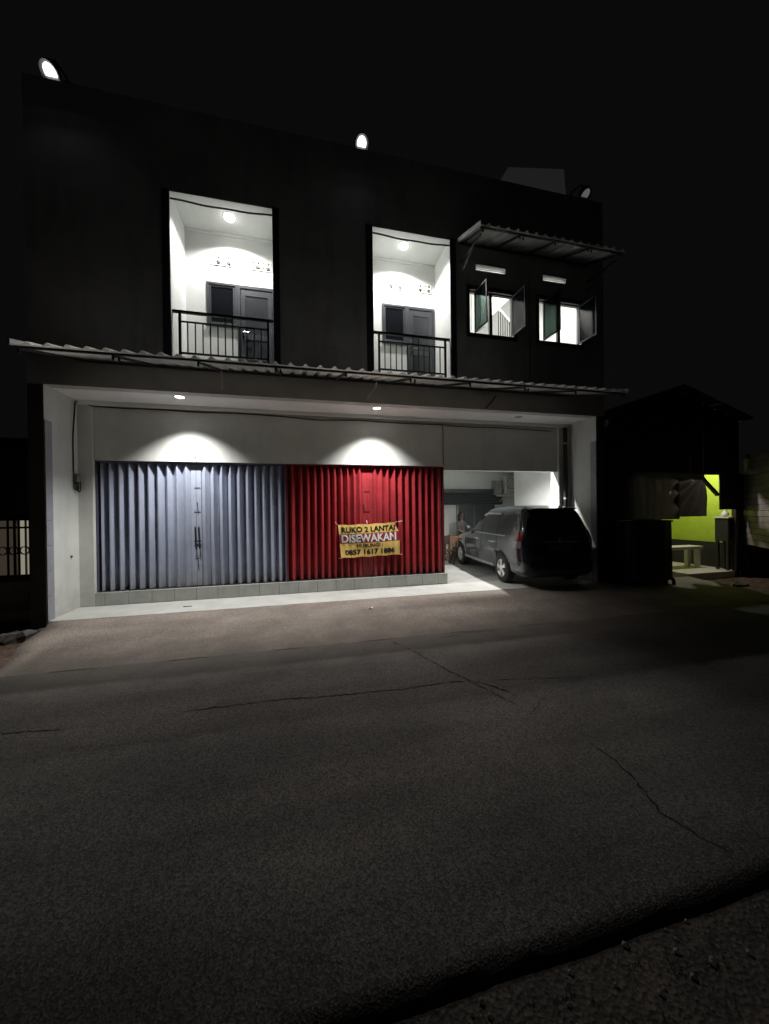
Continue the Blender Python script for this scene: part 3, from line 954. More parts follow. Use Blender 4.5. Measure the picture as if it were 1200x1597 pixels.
# ================================================================ BANNER
BY = YS + .02
TL, TR, BR, BL = Vector((.812, BY, 1.437)), Vector((2.222, BY, 1.483)), Vector((2.228, BY, .735)), Vector((.872, BY, .703))
def ban(s, t, off=0.0):
    p = (BL * (1 - s) + BR * s) * (1 - t) + (TL * (1 - s) + TR * s) * t
    wv = .006 * math.sin(s * 57) + .012 * math.sin(s * 7 + 2 * t) + .010 * math.sin(t * 6 + s * 3) - .02 * (1 - abs(2 * s - 1)) * (1 - t)
    sag = -.012 * math.sin(math.pi * s) * t
    return (p.x, p.y + wv + off, p.z + sag + .006 * math.sin(s * 23) * (1 if t in (0, 1) else .4))
def smax(t):
    return 1.0 if t < .7 else 1.0 - .085 * ((t - .7) / .3) ** .7
bn = thing('banner', (1.5, BY, .7), 'yellow and red for rent banner tied across the red shutter', 'banner')
def bsheet(name, t0, t1, mt):
    mb = MB().grid(56, max(3, int(18 * (t1 - t0))), lambda u, v: ban(u * smax(t0 + (t1 - t0) * v), t0 + (t1 - t0) * v))
    n = len(mb.v)
    mb.add([(a, b + .0015, c) for (a, b, c) in mb.v], [])
    mb.f += [tuple(reversed([i + n for i in f])) for f in list(mb.f)]
    return mb.build(name, mt, bn, smooth=True, fixn=False)
bsheet('banner_sheet', 0, .43, 'banner')
bsheet('red_stripe', .43, .72, 'banner_red')
bsheet('banner_sheet', .72, 1.0, 'banner')
def lettering(txt, s0, s1, t0, t1, mt, bold, off):
    cu = bpy.data.curves.new('lettering', 'FONT')
    cu.body = txt
    cu.size = 1.0
    cu.offset = bold
    cu.resolution_u = 3
    to = bpy.data.objects.new('tmp_text', cu)
    COL.objects.link(to)
    dg = bpy.context.evaluated_depsgraph_get()
    me = bpy.data.meshes.new_from_object(to.evaluated_get(dg))
    bpy.data.objects.remove(to)
    bm = bmesh.new()
    bm.from_mesh(me)
    bmesh.ops.triangulate(bm, faces=bm.faces)
    bmesh.ops.subdivide_edges(bm, edges=[e for e in bm.edges if e.calc_length() > .25], cuts=2)
    x0 = min(v.co.x for v in bm.verts); x1 = max(v.co.x for v in bm.verts)
    y0 = min(v.co.y for v in bm.verts); y1 = max(v.co.y for v in bm.verts)
    for v in bm.verts:
        s = s0 + (s1 - s0) * (v.co.x - x0) / (x1 - x0)
        t = t0 + (t1 - t0) * (v.co.y - y0) / (y1 - y0)
        v.co = Vector(ban(s, t, off))
    bm.to_mesh(me)
    bm.free()
    me.materials.clear()
    me.materials.append(M[mt])
    me.name = 'lettering'
    o = bpy.data.objects.new('lettering', me)
    COL.objects.link(o)
    attach(o, bn)
    return o
lettering('RUKO 2 LANTAI', .04, .925, .755, .93, 'ink', .04, -.004)
lettering('DISEWAKAN', .03, .945, .44, .715, 'ink', .075, -.0035)
lettering('DISEWAKAN', .035, .94, .45, .705, 'white_ink', .035, -.006)
lettering('HUBUNGI :', .27, .70, .29, .40, 'ink', .031, -.004)
lettering('0857 1617 1886', .07, .905, .07, .235, 'ink', .042, -.004)
for (a, b) in (((TL.x, BY, TL.z), (.745, YS + .05, 1.5)), ((BL.x, BY, BL.z), (.83, YS + .05, .69)), ((2.11, BY, 1.475), (2.3, YS + .05, 1.505)), ((BR.x, BY, BR.z), (2.29, YS + .05, .72)), ((1.47, BY, 1.455), (1.46, YS + .08, 1.53))):
    MB().tube([a, b], .005, 5).build('tie_cord', 'white_plastic', bn)

# ================================================================ AWNINGS
def awning(x0, x1, yw, zw, yf_, zf, label, nraf, nsheet, pitch, name='awning', sideflash=True):
    t = thing(name, ((x0 + x1) / 2, yw, zw), label, 'awning', 'corrugated metal awnings on the facade')
    L = math.hypot(yw - yf_, zw - zf)
    dirv = Vector((0, yf_ - yw, zf - zw)).normalized()
    nrm = Vector((0, dirv.z, -dirv.y))
    if nrm.z < 0: nrm = -nrm
    sw = (x1 - x0) / nsheet
    # one sheet: flat pan with rounded raised ribs
    nrib = max(1, round(sw / pitch))
    pp = sw / nrib
    prof = []
    for k in range(nrib):
        for (u, h) in ((0, 0), (.50, 0), (.58, .012), (.66, .032), (.75, .042), (.84, .032), (.92, .012)):
            prof.append(((k + u) * pp, h))
    prof.append((sw + .012, 0))
    ns = 5
    vs, fs = [], []
    for j in range(ns + 1):
        sl = j / ns
        sag = -.004 * math.sin(sl * math.pi)
        for (u, h) in prof:
            p = dirv * (L * sl) + nrm * (h + sag)
            vs.append((u, p.y, p.z))
    n = len(prof)
    for j in range(ns):
        for i in range(n - 1):
            fs.append((j * n + i, j * n + i + 1, (j + 1) * n + i + 1, (j + 1) * n + i))
    base = len(vs)
    vs += [(v[0], v[1] - nrm.y * .003, v[2] - nrm.z * .003) for v in vs]
    fs += [tuple(reversed([i + base for i in f])) for f in fs]
    for i in range(n - 1):   # front lip
        a = ns * n + i
        fs.append((a, a + 1, base + a + 1, base + a))
    me = MB().add(vs, fs).mesh('roof_sheet', 'roof_sheet')
    for p in me.polygons: p.use_smooth = False
    rnd = random.Random(nsheet)
    for k in range(nsheet):
        o = inst(me, 'roof_sheet', (x0 + k * sw, yw + rnd.uniform(-.006, .006), zw + .045 + (k % 2) * .003), t)
    # steel frame
    off = -.0
    fz = zf + .02
    MB().box(x0, x1, yf_ + .03, yf_ + .06, zf + .012, zf + .04).build('front_beam', 'black_metal', t)
    ym = (yw + yf_) / 2
    zm = (zw + zf) / 2
    MB().box(x0, x1, yw - .025, yw - .001, zw - .012, zw + .018).build('wall_beam', 'alu', t)
    for k in range(nraf):
        x = x0 + .05 + (x1 - x0 - .1) * k / (nraf - 1)
        b = MB()
        b.bar((x, yw - .036, zw + .005), (x, yf_ + .065, zf + .012), .035, .035)
        b.bar((x, yf_ + .045, zf + .01), (x, yf_ + .045, zf - .055), .025, .025)
        b.build('bracket', 'black_metal', t)
        if k % 2 == 1:
            MB().bar((x + .07, yf_ + .05, zf - .005), (x + .07, yf_ + .05, zf - .06), .02, .02).build('hanger', 'black_metal', t)
    # rolled side flashing
    for x in (x0 - .03, x1 + .005):
        MB().add([(x, yw - .002, zw + .02), (x + .025, yw - .002, zw + .02), (x + .025, yf_ - .02, zf + .02), (x, yf_ - .02, zf + .02),
                  (x, yw - .002, zw + .11), (x + .025, yw - .002, zw + .11), (x + .025, yf_ - .02, zf + .10), (x, yf_ - .02, zf + .10)],
                 [(0, 3, 2, 1), (4, 5, 6, 7), (0, 4, 7, 3), (1, 2, 6, 5), (0, 1, 5, 4), (3, 7, 6, 2)]).build('side_flashing', 'grey_metal', t)
    return t
AWY = 5.42
awning(-3.50, 5.97, YF, 4.30, AWY, 3.86, 'long corrugated metal awning over the porch above the shutters', 10, 11, .215)
aw2 = awning(3.33, 6.55, YF, 7.36, 5.98, 6.97, 'short corrugated metal awning over the two upstairs windows', 5, 4, .2, name='window_awning')
for x in (3.38, 6.5):
    MB().bar((x, YF - .02, 6.95), (x, 6.1, 6.93), .03, .03).bar((x, YF - .02, 6.72), (x, 6.25, 6.96), .025, .025).build('strut', 'black_metal', aw2)

# short cable ends hanging from the long awning
for i, (pts, lab) in enumerate((([(-1.12, 5.74, 3.86), (-1.118, 5.735, 3.72), (-1.112, 5.74, 3.60)], 'short grey cable end hanging from the awning left of the left downlight'),
                  ([(1.25, 5.74, 3.86), (1.24, 5.735, 3.78), (1.15, 5.735, 3.68), (1.09, 5.735, 3.58)], 'bent grey cable end hanging from the awning above the red shutter'),
                  ([(3.44, 5.74, 3.78), (3.33, 5.735, 3.64), (3.22, 5.735, 3.54)], 'dark cable end hanging from the awning above the garage'))):
    o = MB().tube(pts, .011, 6).build('hanging_cable', 'grey_cable' if i < 2 else 'cable')
    tag(o, lab, 'cable', 'cable ends hanging from the awning')

# ================================================================ BALCONY RAILINGS
def railing(x0, x1, label):
    t = thing('balcony_railing', ((x0 + x1) / 2, YF + .06, ZB), label, 'railing', 'black metal balcony railings')
    y = YF + .06
    MB().bar((x0 + .006, y, 5.335), (x1 - .006, y, 5.335), .045, .045).build('top_rail', 'black_metal', t)
    MB().bar((x0 + .13, y, 5.165), (x1 - .11, y, 5.165), .025, .025).build('upper_rail', 'black_metal', t)
    MB().bar((x0 + .13, y, 4.605), (x1 - .11, y, 4.605), .03, .03).build('bottom_rail', 'black_metal', t)
    for x in (x0 + .12, x1 - .105):
        MB().bar((x, y, 4.45), (x, y, 5.31), .04, .04).build('post', 'black_metal', t)
    me = MB().box(-.0095, .0095, -.0095, .0095, 0, .53).mesh('baluster', 'black_metal')
    me2 = MB().box(-.0095, .0095, -.0095, .0095, 0, .69).mesh('baluster', 'black_metal')
    n = 12
    for k in range(1, n):
        x = x0 + .12 + (x1 - x0 - .225) * k / n
        inst(me2 if k in (6, 7) else me, 'baluster', (x, y, 4.622), t)
    return t
railing(X1, X2, 'black metal railing across the left lit balcony')
railing(X3, X4, 'black metal railing across the right lit balcony')
for (a, b, lab) in ((X1, X2, 'black cable sagging across the top of the left balcony opening'), (X3, X4, 'black cable sagging across the top of the right balcony opening')):
    pts = [(a + .005 + (b - a - .01) * k / 16, YF + .02, ZC - .115 - .03 * math.sin(math.pi * k / 16) + .006 * math.sin(k * .9)) for k in range(17)]
    tag(MB().tube(pts, .016, 6).build('cable', 'cable'), lab, 'cable', 'cables across the balconies')

# ================================================================ LAMPS
def downlight(x, y, z, watts, label, lit=True, deg=110, blend=1.0, r=.085, group='ceiling downlights'):
    t = thing('downlight', (x, y, z), label, 'ceiling lamp', group)
    MB().lathe([(r + .018, 0), (r + .018, -.006), (r, -.010), (r - .006, -.004), (r - .006, 0)], (x, y, z), 24, cap=False).build('trim_ring', 'white_plastic', t, smooth=True)
    MB().lathe([(r - .007, -.003), (r * .6, -.0055), (.0001, -.0065)], (x, y, z), 24, cap=False).build('lens', 'lit_lens' if lit else 'grey_plastic', t, smooth=True)
    if group == 'balcony lamps':
        MB().lathe([(r - .008, -.006), (r * .93, -.03), (r * .7, -.052), (r * .35, -.064), (.0001, -.068)], (x, y, z), 24, cap=False).build('dome', 'lit_lens', t, smooth=True)
    if lit:
        spot('downlight_lamp', (x, y, z - (.03 if group != 'balcony lamps' else .085)), watts, deg, blend, parent=t)
    return t
downlight(-2.13, 7.235, ZS, P_PORCH, 'lit round downlight in the porch soffit above the blue shutter')
downlight(1.583, 7.258, ZS, P_PORCH, 'lit round downlight in the porch soffit above the red shutter')
downlight(4.97, 7.33, ZS, 0, 'unlit round downlight in the porch soffit in front of the garage', False)
downlight(-1.248, 7.335, 7.43, P_BALCONY, 'lit downlight in the ceiling of the left balcony', deg=146, blend=.4, r=.10, group='balcony lamps')
downlight(2.235, 7.325, 7.43, P_BALCONY, 'lit downlight in the ceiling of the right balcony', deg=146, blend=.4, r=.10, group='balcony lamps')
downlight(5.42, 8.32, 3.252, P_GARAGE, 'lit downlight in the garage ceiling above the parked car', deg=150, blend=.9)
downlight(4.7, 7.75, RZ1, P_ROOM, 'lit ceiling lamp inside the upstairs room behind the open windows', deg=165, blend=.3)

def floodlamp(x, label, lit=True):
    t = thing('roof_lamp', (x, YF, ZT), label, 'lamp', 'lamps along the roof edge')
    hy, hz = 6.53, 8.57
    MB().tube([(x, YF + .08, ZT + .02), (x, YF - .05, ZT + .06), (x, hy + .1, ZT - .02), (x, hy + .03, hz + .16)], .018, 8).build('arm', 'black_metal', t, smooth=True)
    MB().box(x - .05, x + .05, YF - .004, YF + .12, ZT, ZT + .02).build('base_plate', 'black_metal', t)
    ax = Vector((0, -.50, -.866))
    zx = Vector((1, 0, 0)); yx = ax.cross(zx).normalized()
    if yx.z < 0: zx, yx = -zx, -yx
    q = Matrix((zx, yx, ax)).transposed()
    def orient(o):
        for v in o.data.vertices:
            v.co = q @ v.co + Vector((x, hy, hz))
    # D shaped head: half round above, flat below
    def dee(rx, rt, rb, y0, y1, n=20):
        pts = [(rx * math.cos(R(180 * k / n)), rt * math.sin(R(180 * k / n))) for k in range(n + 1)]
        pts += [(-rx * .93, -rb), (rx * .93, -rb)]
        m_ = len(pts)
        mb = MB().add([(px, py, y0) for px, py in pts] + [(px * .86, py * .86, y1) for px, py in pts],
                      [(i, (i + 1) % m_, m_ + (i + 1) % m_, m_ + i) for i in range(m_)] + [tuple(reversed(range(m_))), tuple(range(m_, 2 * m_))])
        return mb
    me = dee(.118, .150, .062, 0, -.11).mesh('lamp_housing', 'black_metal')
    o = bpy.data.objects.new('lamp_housing', me); COL.objects.link(o); orient(o); attach(o, t)
    a_, b_ = dee(.080, .104, .040, .004, .018), dee(.116, .148, .060, .045, .045)
    m_ = len(a_.v) // 2
    sk = MB().add(a_.v[:m_] + b_.v[:m_], [(i, (i + 1) % m_, m_ + (i + 1) % m_, m_ + i) for i in range(m_)])
    me = sk.mesh('reflector', 'reflector')
    o = bpy.data.objects.new('reflector', me); COL.objects.link(o); orient(o); attach(o, t)
    me = dee(.084, .108, .042, .002, .02).mesh('lens', 'flood_lens' if lit else 'dead_lens')
    o = bpy.data.objects.new('lens', me); COL.objects.link(o); orient(o); attach(o, t)
    if lit:
        p = Vector((x, hy, hz)) + ax * .125
        spot('roof_lamp_light', p, P_FLOOD, 42, 1.0, (0, -.32, -1), t, (1.0, .95, .9), .08)
    return t
floodlamp(-3.66, 'lit white lamp on the roof edge at the left end of the house')
floodlamp(1.20, 'lit white lamp on the roof edge above the right balcony')
floodlamp(6.13, 'dim grey lamp on the roof edge at the right end of the house', False)

# ================================================================ PORCH DETAILS
jb = thing('junction_box', (XL, 7.72, 2.3), 'grey cable junction box on the left porch wall', 'junction box')
MB().box(XL + .001, XL + .06, 7.67, 7.80, 2.34, 2.50).build('box_case', 'box_grey', jb, bevel=.008)
MB().box(XL + .06, XL + .066, 7.685, 7.785, 2.36, 2.48).build('box_lid', 'grey_plastic', jb, bevel=.002)
for k in range(3):
    pts = [(XL + .03 + .012 * k, 7.70 + .03 * k + .05 * math.sin(a), 2.34 + .09 * math.cos(a) * (1 + .2 * k) - .05) for a in [R(25 * i) for i in range(15)]]
    MB().tube(pts, .010, 5).build('cable_loop', 'cable', jb)
cp = [(XL + .015, 7.695, 2.3), (XL + .012, 7.675, 2.6), (XL + .012, 7.68, 3.2), (XL + .012, 7.76, 3.84), (XL + .03, 7.80, 3.862), (-3.938, YS - .06, 3.845), (-3.82, YS - .055, 3.80)]
wp = [(-3.655, 3.800), (-3.3, 3.79), (-3.004, 3.798), (-2.6, 3.80), (-2.091, 3.784), (-1.614, 3.79), (-1.2, 3.80), (-.869, 3.794), (-.221, 3.770), (.1, 3.75), (.453, 3.735), (.9, 3.755), (1.3, 3.775), (1.889, 3.756), (2.498, 3.752), (3.29, 3.757)]
cp += [(x, YS - .012, z - .0) for x, z in wp]
cc = MB().tube(cp, .011, 6)
cc.tube([(3.29, YS - .012, 3.757), (3.31, YS - .014, 3.6), (3.305, YS - .012, 3.2), (3.312, YS - .012, 2.84), (3.3, YS - .012, 2.79)], .009, 6)
cc.tube([(3.29, YS - .012, 3.757), (3.7, YS - .01, 3.735), (4.117, YS - .01, 3.732), (4.7, YS - .01, 3.75), (5.162, YS - .01, 3.742), (6.266, YS - .01, 3.722)], .009, 6)
tag(cc.build('wall_cable', 'cable', smooth=True), 'long black cable strung along the porch wall under the soffit', 'cable')
for (x, z, lab) in ((-2.189, 2.897, 'left one of two small hooks on the wall above the blue shutter'), (-2.036, 2.875, 'right one of two small hooks on the wall above the blue shutter'), (1.334, 2.906, 'small hook on the wall above the red shutter')):
    tag(MB().tube([(x, YS, z + .03), (x - .01, YS - .025, z + .02), (x - .012, YS - .03, z - .02), (x + .008, YS - .032, z - .035), (x + .03, YS - .03, z - .02)], .006, 6).build('wall_hook', 'black_metal'), lab, 'hook', 'hooks above the shutters')
tag(MB().lathe([(.02, 0), (.02, .015), (.008, .03)], (XL, 7.58, .985), 10, 'X').build('wall_plug', 'black_metal'), 'small dark plug in the left porch wall low down', 'wall plug')
tag(MB().box(-2.15, -2.0, 7.29, 7.33, .001, .007).build('floor_drain', 'black_metal', bevel=.003), 'small dark drain slot in the pale porch floor', 'drain')
dp = thing('downpipe', (6.60, 7.76, 0), 'black drainpipe running down the right porch corner behind the car', 'pipe')
MB().tube([(6.60, 7.76, 0), (6.60, 7.76, 3.80)], .05, 14).build('pipe', 'black_metal', dp, smooth=True)
for z in (.6, 2.0, 3.4):
    MB().lathe([(.056, -.02), (.056, .02)], (6.60, 7.76, z), 14).build('pipe_clamp', 'grey_metal', dp)
sc = MB()
sc.grid(4, 3, lambda u, v: (1.18 + .085 * u + .01 * v, 6.33 + .05 * v, -.03 + .012 * math.sin(5 * u + 4 * v) + .012))
tag(sc.build('paper_scrap', 'litter'), 'small white paper scrap on the brown apron', 'litter')

# ================================================================ CAR
def herm(tab, z):
    if z <= tab[0][0]: return tab[0][1]
    for i in range(len(tab) - 1):
        if z <= tab[i + 1][0]:
            (z0, a), (z1, b) = tab[i], tab[i + 1]
            t = (z - z0) / (z1 - z0)
            def sl(k):
                if k <= 0 or k >= len(tab) - 1:
                    k2 = min(max(k, 0), len(tab) - 2)
                    return (tab[k2 + 1][1] - tab[k2][1]) / (tab[k2 + 1][0] - tab[k2][0])
                s0 = (tab[k][1] - tab[k - 1][1]) / (tab[k][0] - tab[k - 1][0])
                s1 = (tab[k + 1][1] - tab[k][1]) / (tab[k + 1][0] - tab[k][0])
                return 0 if s0 * s1 <= 0 else 2 * s0 * s1 / (s0 + s1)
            m0, m1 = sl(i) * (z1 - z0), sl(i + 1) * (z1 - z0)
            return a * (2 * t**3 - 3 * t * t + 1) + m0 * (t**3 - 2 * t * t + t) + b * (-2 * t**3 + 3 * t * t) + m1 * (t**3 - t * t)
    return tab[-1][1]
FR = [(.24, 4.42), (.35, 4.54), (.5, 4.56), (.66, 4.52), (.8, 4.40), (.90, 4.18), (.98, 3.80), (1.03, 3.52), (1.10, 3.38), (1.3, 3.08), (1.5, 2.76), (1.6, 2.56), (1.68, 2.30), (1.725, 2.0), (1.75, 1.55)]
RE = [(.24, .12), (.32, .03), (.5, .0), (.62, .02), (.70, .05), (.9, .055), (1.05, .075), (1.2, .125), (1.4, .22), (1.55, .30), (1.63, .35), (1.69, .42), (1.725, .58), (1.75, 1.05)]
WD = [(.24, .78), (.32, .845), (.5, .872), (.7, .885), (.85, .88), (1.0, .862), (1.06, .845), (1.2, .805), (1.4, .742), (1.55, .690), (1.63, .65), (1.69, .585), (1.725, .47), (1.75, .22)]
def cex(z):  # plan superellipse exponents front, rear
    return (5.0 - 1.6 * min(1, max(0, (z - .9) / .3)), 9.0)
def car_x(z, y):
    yf_, yr, w = herm(FR, z), herm(RE, z), herm(WD, z)
    ym = (yf_ + yr) / 2
    hl = (yf_ - yr) / 2
    n = cex(z)[0 if y > ym else 1]
    q = min(1, abs((y - ym) / hl))
    return w * (1 - q ** n) ** (1 / n)
def car_rear(z, x):
    yf_, yr, w = herm(FR, z), herm(RE, z), herm(WD, z)
    ym = (yf_ + yr) / 2
    hl = (yf_ - yr) / 2
    n = 9.0
    q = min(1, abs(x / w))
    return ym - hl * (1 - q ** n) ** (1 / n)
def car_front(z, x):
    yf_, yr, w = herm(FR, z), herm(RE, z), herm(WD, z)
    ym = (yf_ + yr) / 2
    hl = (yf_ - yr) / 2
    n = cex(z)[0]
    q = min(1, abs(x / w))
    return ym + hl * (1 - q ** n) ** (1 / n)
CS = 1.05
ca = .105
heading = Vector((math.sin(ca), math.cos(ca), 0))
right = Vector((math.cos(ca), -math.sin(ca), 0))
wl_ = Vector((4.66, 7.643, 0))
org = wl_ - heading * (.95 * CS) + right * (.87 * CS)
car = thing('parked_car', (org.x, org.y, 0), 'dark blue grey people carrier parked nose first in the garage', 'car', rz=-ca, local=True)
car.scale = (CS, CS, CS)
zz = [.24, .27, .32, .38, .45, .52, .6, .68, .76, .84, .9, .95, .99, 1.03, 1.07, 1.12, 1.2, 1.3, 1.4, 1.5, 1.58, 1.64, 1.68, 1.71, 1.73, 1.742, 1.75]
NR = 96
vs, fs = [], []
for z in zz:
    yf_, yr, w = herm(FR, z), herm(RE, z), herm(WD, z)
    ym, hl = (yf_ + yr) / 2, (yf_ - yr) / 2
    for k in range(NR):
        a = 2 * math.pi * k / NR
        cx, sy = math.cos(a), math.sin(a)
        n = cex(z)[0 if sy > 0 else 1]
        # radial form of the superellipse gives even spacing along long flat sides
        den = (abs(cx * hl / w) ** n + abs(sy) ** n) ** (1 / n) if False else None
        ex = 2 / n
        x = w * math.copysign(abs(cx) ** ex, cx)
        y = ym + hl * math.copysign(abs(sy) ** ex, sy)
        vs.append((x, y, z))
for j in range(len(zz) - 1):
    for k in range(NR):
        a, b = j * NR + k, j * NR + (k + 1) % NR
        fs.append((a, b, b + NR, a + NR))
fs.append(tuple(reversed(range(NR))))
fs.append(tuple(range((len(zz) - 1) * NR, len(zz) * NR)))
body = MB().add(vs, fs).build('body', 'car', car, smooth=True)
# cut wheel arches
cut = MB()
for y in (.95, 3.70):
    for sx in (-1, 1):
        cut.lathe([(.385, -.17), (.385, .17)], (sx * .86, y, .335), 40, 'X')
cut.box(-.6, .6, -.1, -.05, .2, .21)
co = cut.build('cutter', 'car_black', None)
co.parent = car
bo = body.modifiers.new('arches', 'BOOLEAN')
bo.operation = 'DIFFERENCE'
bo.solver = 'EXACT'
bo.object = co
dg = bpy.context.evaluated_depsgraph_get()
nm = bpy.data.meshes.new_from_object(body.evaluated_get(dg))
body.modifiers.clear()
body.data = nm
nm.name = 'body'
bpy.data.objects.remove(co)
for p in nm.polygons: p.use_smooth = True

def side_patch(name, mt, sx, z0, z1, f0, f1, off=.006, nu=14, nv=8, smooth=True):
    """patch on the car's side, between y = f0(z) and y = f1(z)"""
    def fn(u, v):
        z = z0 + (z1 - z0) * v
        y = f0(z) + (f1(z) - f0(z)) * u
        return (sx * (car_x(z, y) + off), y, z)
    mb = MB().grid(nu, nv, fn)
    n = len(mb.v)
    e = MB()
    e.v, e.f = list(mb.v), list(mb.f)
    e.add([(x - sx * .02, y, z) for (x, y, z) in mb.v], [])
    rim = [i for i in range(nu + 1)] + [(j + 1) * (nu + 1) + nu for j in range(nv)] + [nv * (nu + 1) + i for i in range(nu - 1, -1, -1)] + [j * (nu + 1) for j in range(nv - 1, 0, -1)]
    for i in range(len(rim)):
        a, b = rim[i], rim[(i + 1) % len(rim)]
        e.f.append((a, b, b + n, a + n))
    return e.build(name, mt, car, smooth=False)
apil = lambda z: herm(FR, z) - .30 - .22 * (z - 1.06)
cst = lambda v: (lambda z: v)
for sx in (-1, 1):
    side_patch('side_window', 'car_glass', sx, 1.085, 1.53, lambda z: 2.10 - .04 * (z - 1.08), apil)
    side_patch('side_window', 'car_glass', sx, 1.085, 1.53, lambda z: 1.20 + .10 * (z - 1.08), lambda z: 2.04 - .04 * (z - 1.08))
    side_patch('side_window', 'car_glass', sx, 1.10, 1.53, lambda z: herm(RE, z) + .25 + .03 * (z - 1.08), lambda z: 1.13 + .10 * (z - 1.08))
    side_patch('belt_moulding', 'chrome', sx, 1.052, 1.074, cst(.75), lambda z: 3.1, .01, 20, 1)
    side_patch('rain_visor', 'tail_clear', sx, 1.535, 1.575, cst(1.22), cst(2.03), .022, 10, 2)
    side_patch('rain_visor', 'tail_clear', sx, 1.50, 1.555, cst(2.08), lambda z: herm(FR, z) - .32, .022, 10, 2)
    side_patch('side_sill', 'chrome' if False else 'grey_plastic', sx, .30, .37, cst(1.36), cst(3.29), .022, 16, 2)
    for yy in (1.16, 2.07, 3.06):
        side_patch('door_seam', 'car_black', sx, .40, 1.05, (lambda q: lambda z: q)(yy), (lambda q: lambda z: q + .012)(yy), .0025, 1, 10)
    for yy in (1.32, 2.26):
        h = MB().tube([(sx * (car_x(.9, yy) + .002), yy, .905), (sx * (car_x(.9, yy) + .035), yy + .02, .905), (sx * (car_x(.9, yy) + .035), yy + .19, .905), (sx * (car_x(.9, yy) + .002), yy + .21, .905)], .014, 6)
        h.build('door_handle', 'chrome', car)
    # mirror
    xm, ymr = sx * (car_x(1.1, 3.0) + .13), 3.0
    MB().lathe([(.001, -.06), (.05, -.055), (.085, -.02), (.09, .01), (.07, .05), (.001, .075)], (0, 0, 0), 16, 'Y').build('wing_mirror', 'car_black', car, smooth=True).location = (xm, ymr, 1.13)
    MB().bar((sx * (car_x(1.08, 3.0) - .01), 3.02, 1.08), (xm, 3.02, 1.11), .04, .05).build('mirror_arm', 'car_black', car)
    # tail lamp wraps the corner
    def lamp(name, mt, z0, z1, q0, q1, off):
        def fn(u, v):
            z = z0 + (z1 - z0) * v
            w, yr, yf_ = herm(WD, z), herm(RE, z), herm(FR, z)
            ang = q0 + (q1 - q0) * u
            ym, hl = (yf_ + yr) / 2, (yf_ - yr) / 2
            ex = 2 / 9.0
            x = w * math.cos(ang) ** ex
            y = ym - hl * math.sin(ang) ** ex
            nx, ny = .75, -.66
            return (sx * (x + nx * off), y + ny * off, z)
        MB().grid(10, 8, fn).build(name, mt, car, smooth=True)
    lamp('tail_lamp', 'tail_red', .99, 1.20, R(26), R(54), .012)
    lamp('tail_lamp_clear', 'tail_clear', .84, .988, R(27), R(50), .012)
    # head lamps
    def fn2(u, v):
        z = .68 + .2 * v
        x = .48 + .34 * u
        return (sx * x, car_front(z, x) + .008, z)
    MB().grid(6, 4, fn2).build('headlight', 'tail_clear', car, smooth=True)
def rear_patch(name, mt, z0, z1, xw, off=.006, nu=16, nv=8):
    def fn(u, v):
        z = z0 + (z1 - z0) * v
        x = (2 * u - 1) * xw(z)
        return (x, car_rear(z, x) - off, z)
    return MB().grid(nu, nv, fn).build(name, mt, car, smooth=True)
rear_patch('rear_window', 'car_glass', 1.10, 1.58, lambda z: herm(WD, z) - .075)
rear_patch('rear_garnish', 'chrome', .955, .985, lambda z: .42, .014, 12, 1)
rear_patch('number_plate', 'alu', .80, .92, lambda z: .24, .012, 4, 2)
rear_patch('bumper_step', 'car_black', .60, .635, lambda z: .70, .02, 14, 2)
rear_patch('tailgate_seam', 'car_black', .64, .65, lambda z: .62, .004, 10, 1)
def fn3(u, v):
    z = 1.08 + .50 * v
    x = (2 * u - 1) * (herm(WD, z) - .09)
    return (x, car_front(z, x) + .006, z)
MB().grid(14, 8, fn3).build('windscreen', 'car_glass', car, smooth=True)
sp = MB().add([(-.53, .34, 1.69), (.53, .34, 1.69), (.47, .66, 1.728), (-.47, .66, 1.728), (-.50, .22, 1.668), (.50, .22, 1.668), (.50, .23, 1.645), (-.50, .23, 1.645), (.53, .40, 1.64), (-.53, .40, 1.64)],
              [(0, 1, 2, 3), (4, 5, 1, 0), (7, 6, 5, 4), (9, 8, 6, 7), (1, 5, 6, 8), (0, 9, 7, 4), (1, 8, 2), (0, 3, 9)])
sp.build('roof_spoiler', 'car', car, bevel=.01)
MB().tube([(.05, car_rear(1.11, .05) - .02, 1.10), (-.1, car_rear(1.16, -.1) - .022, 1.16), (-.42, car_rear(1.2, -.42) - .02, 1.2)], .010, 6).build('rear_wiper', 'car_black', car)
MB().lathe([(.045, 0), (.045, -.006), (.03, -.012), (.001, -.012)], (0, car_rear(1.02, 0) - .004, 1.03), 20, 'Y').build('emblem', 'chrome', car)
MB().box(-.5, .5, .35, .8, .22, .42).build('exhaust_box', 'car_black', car)
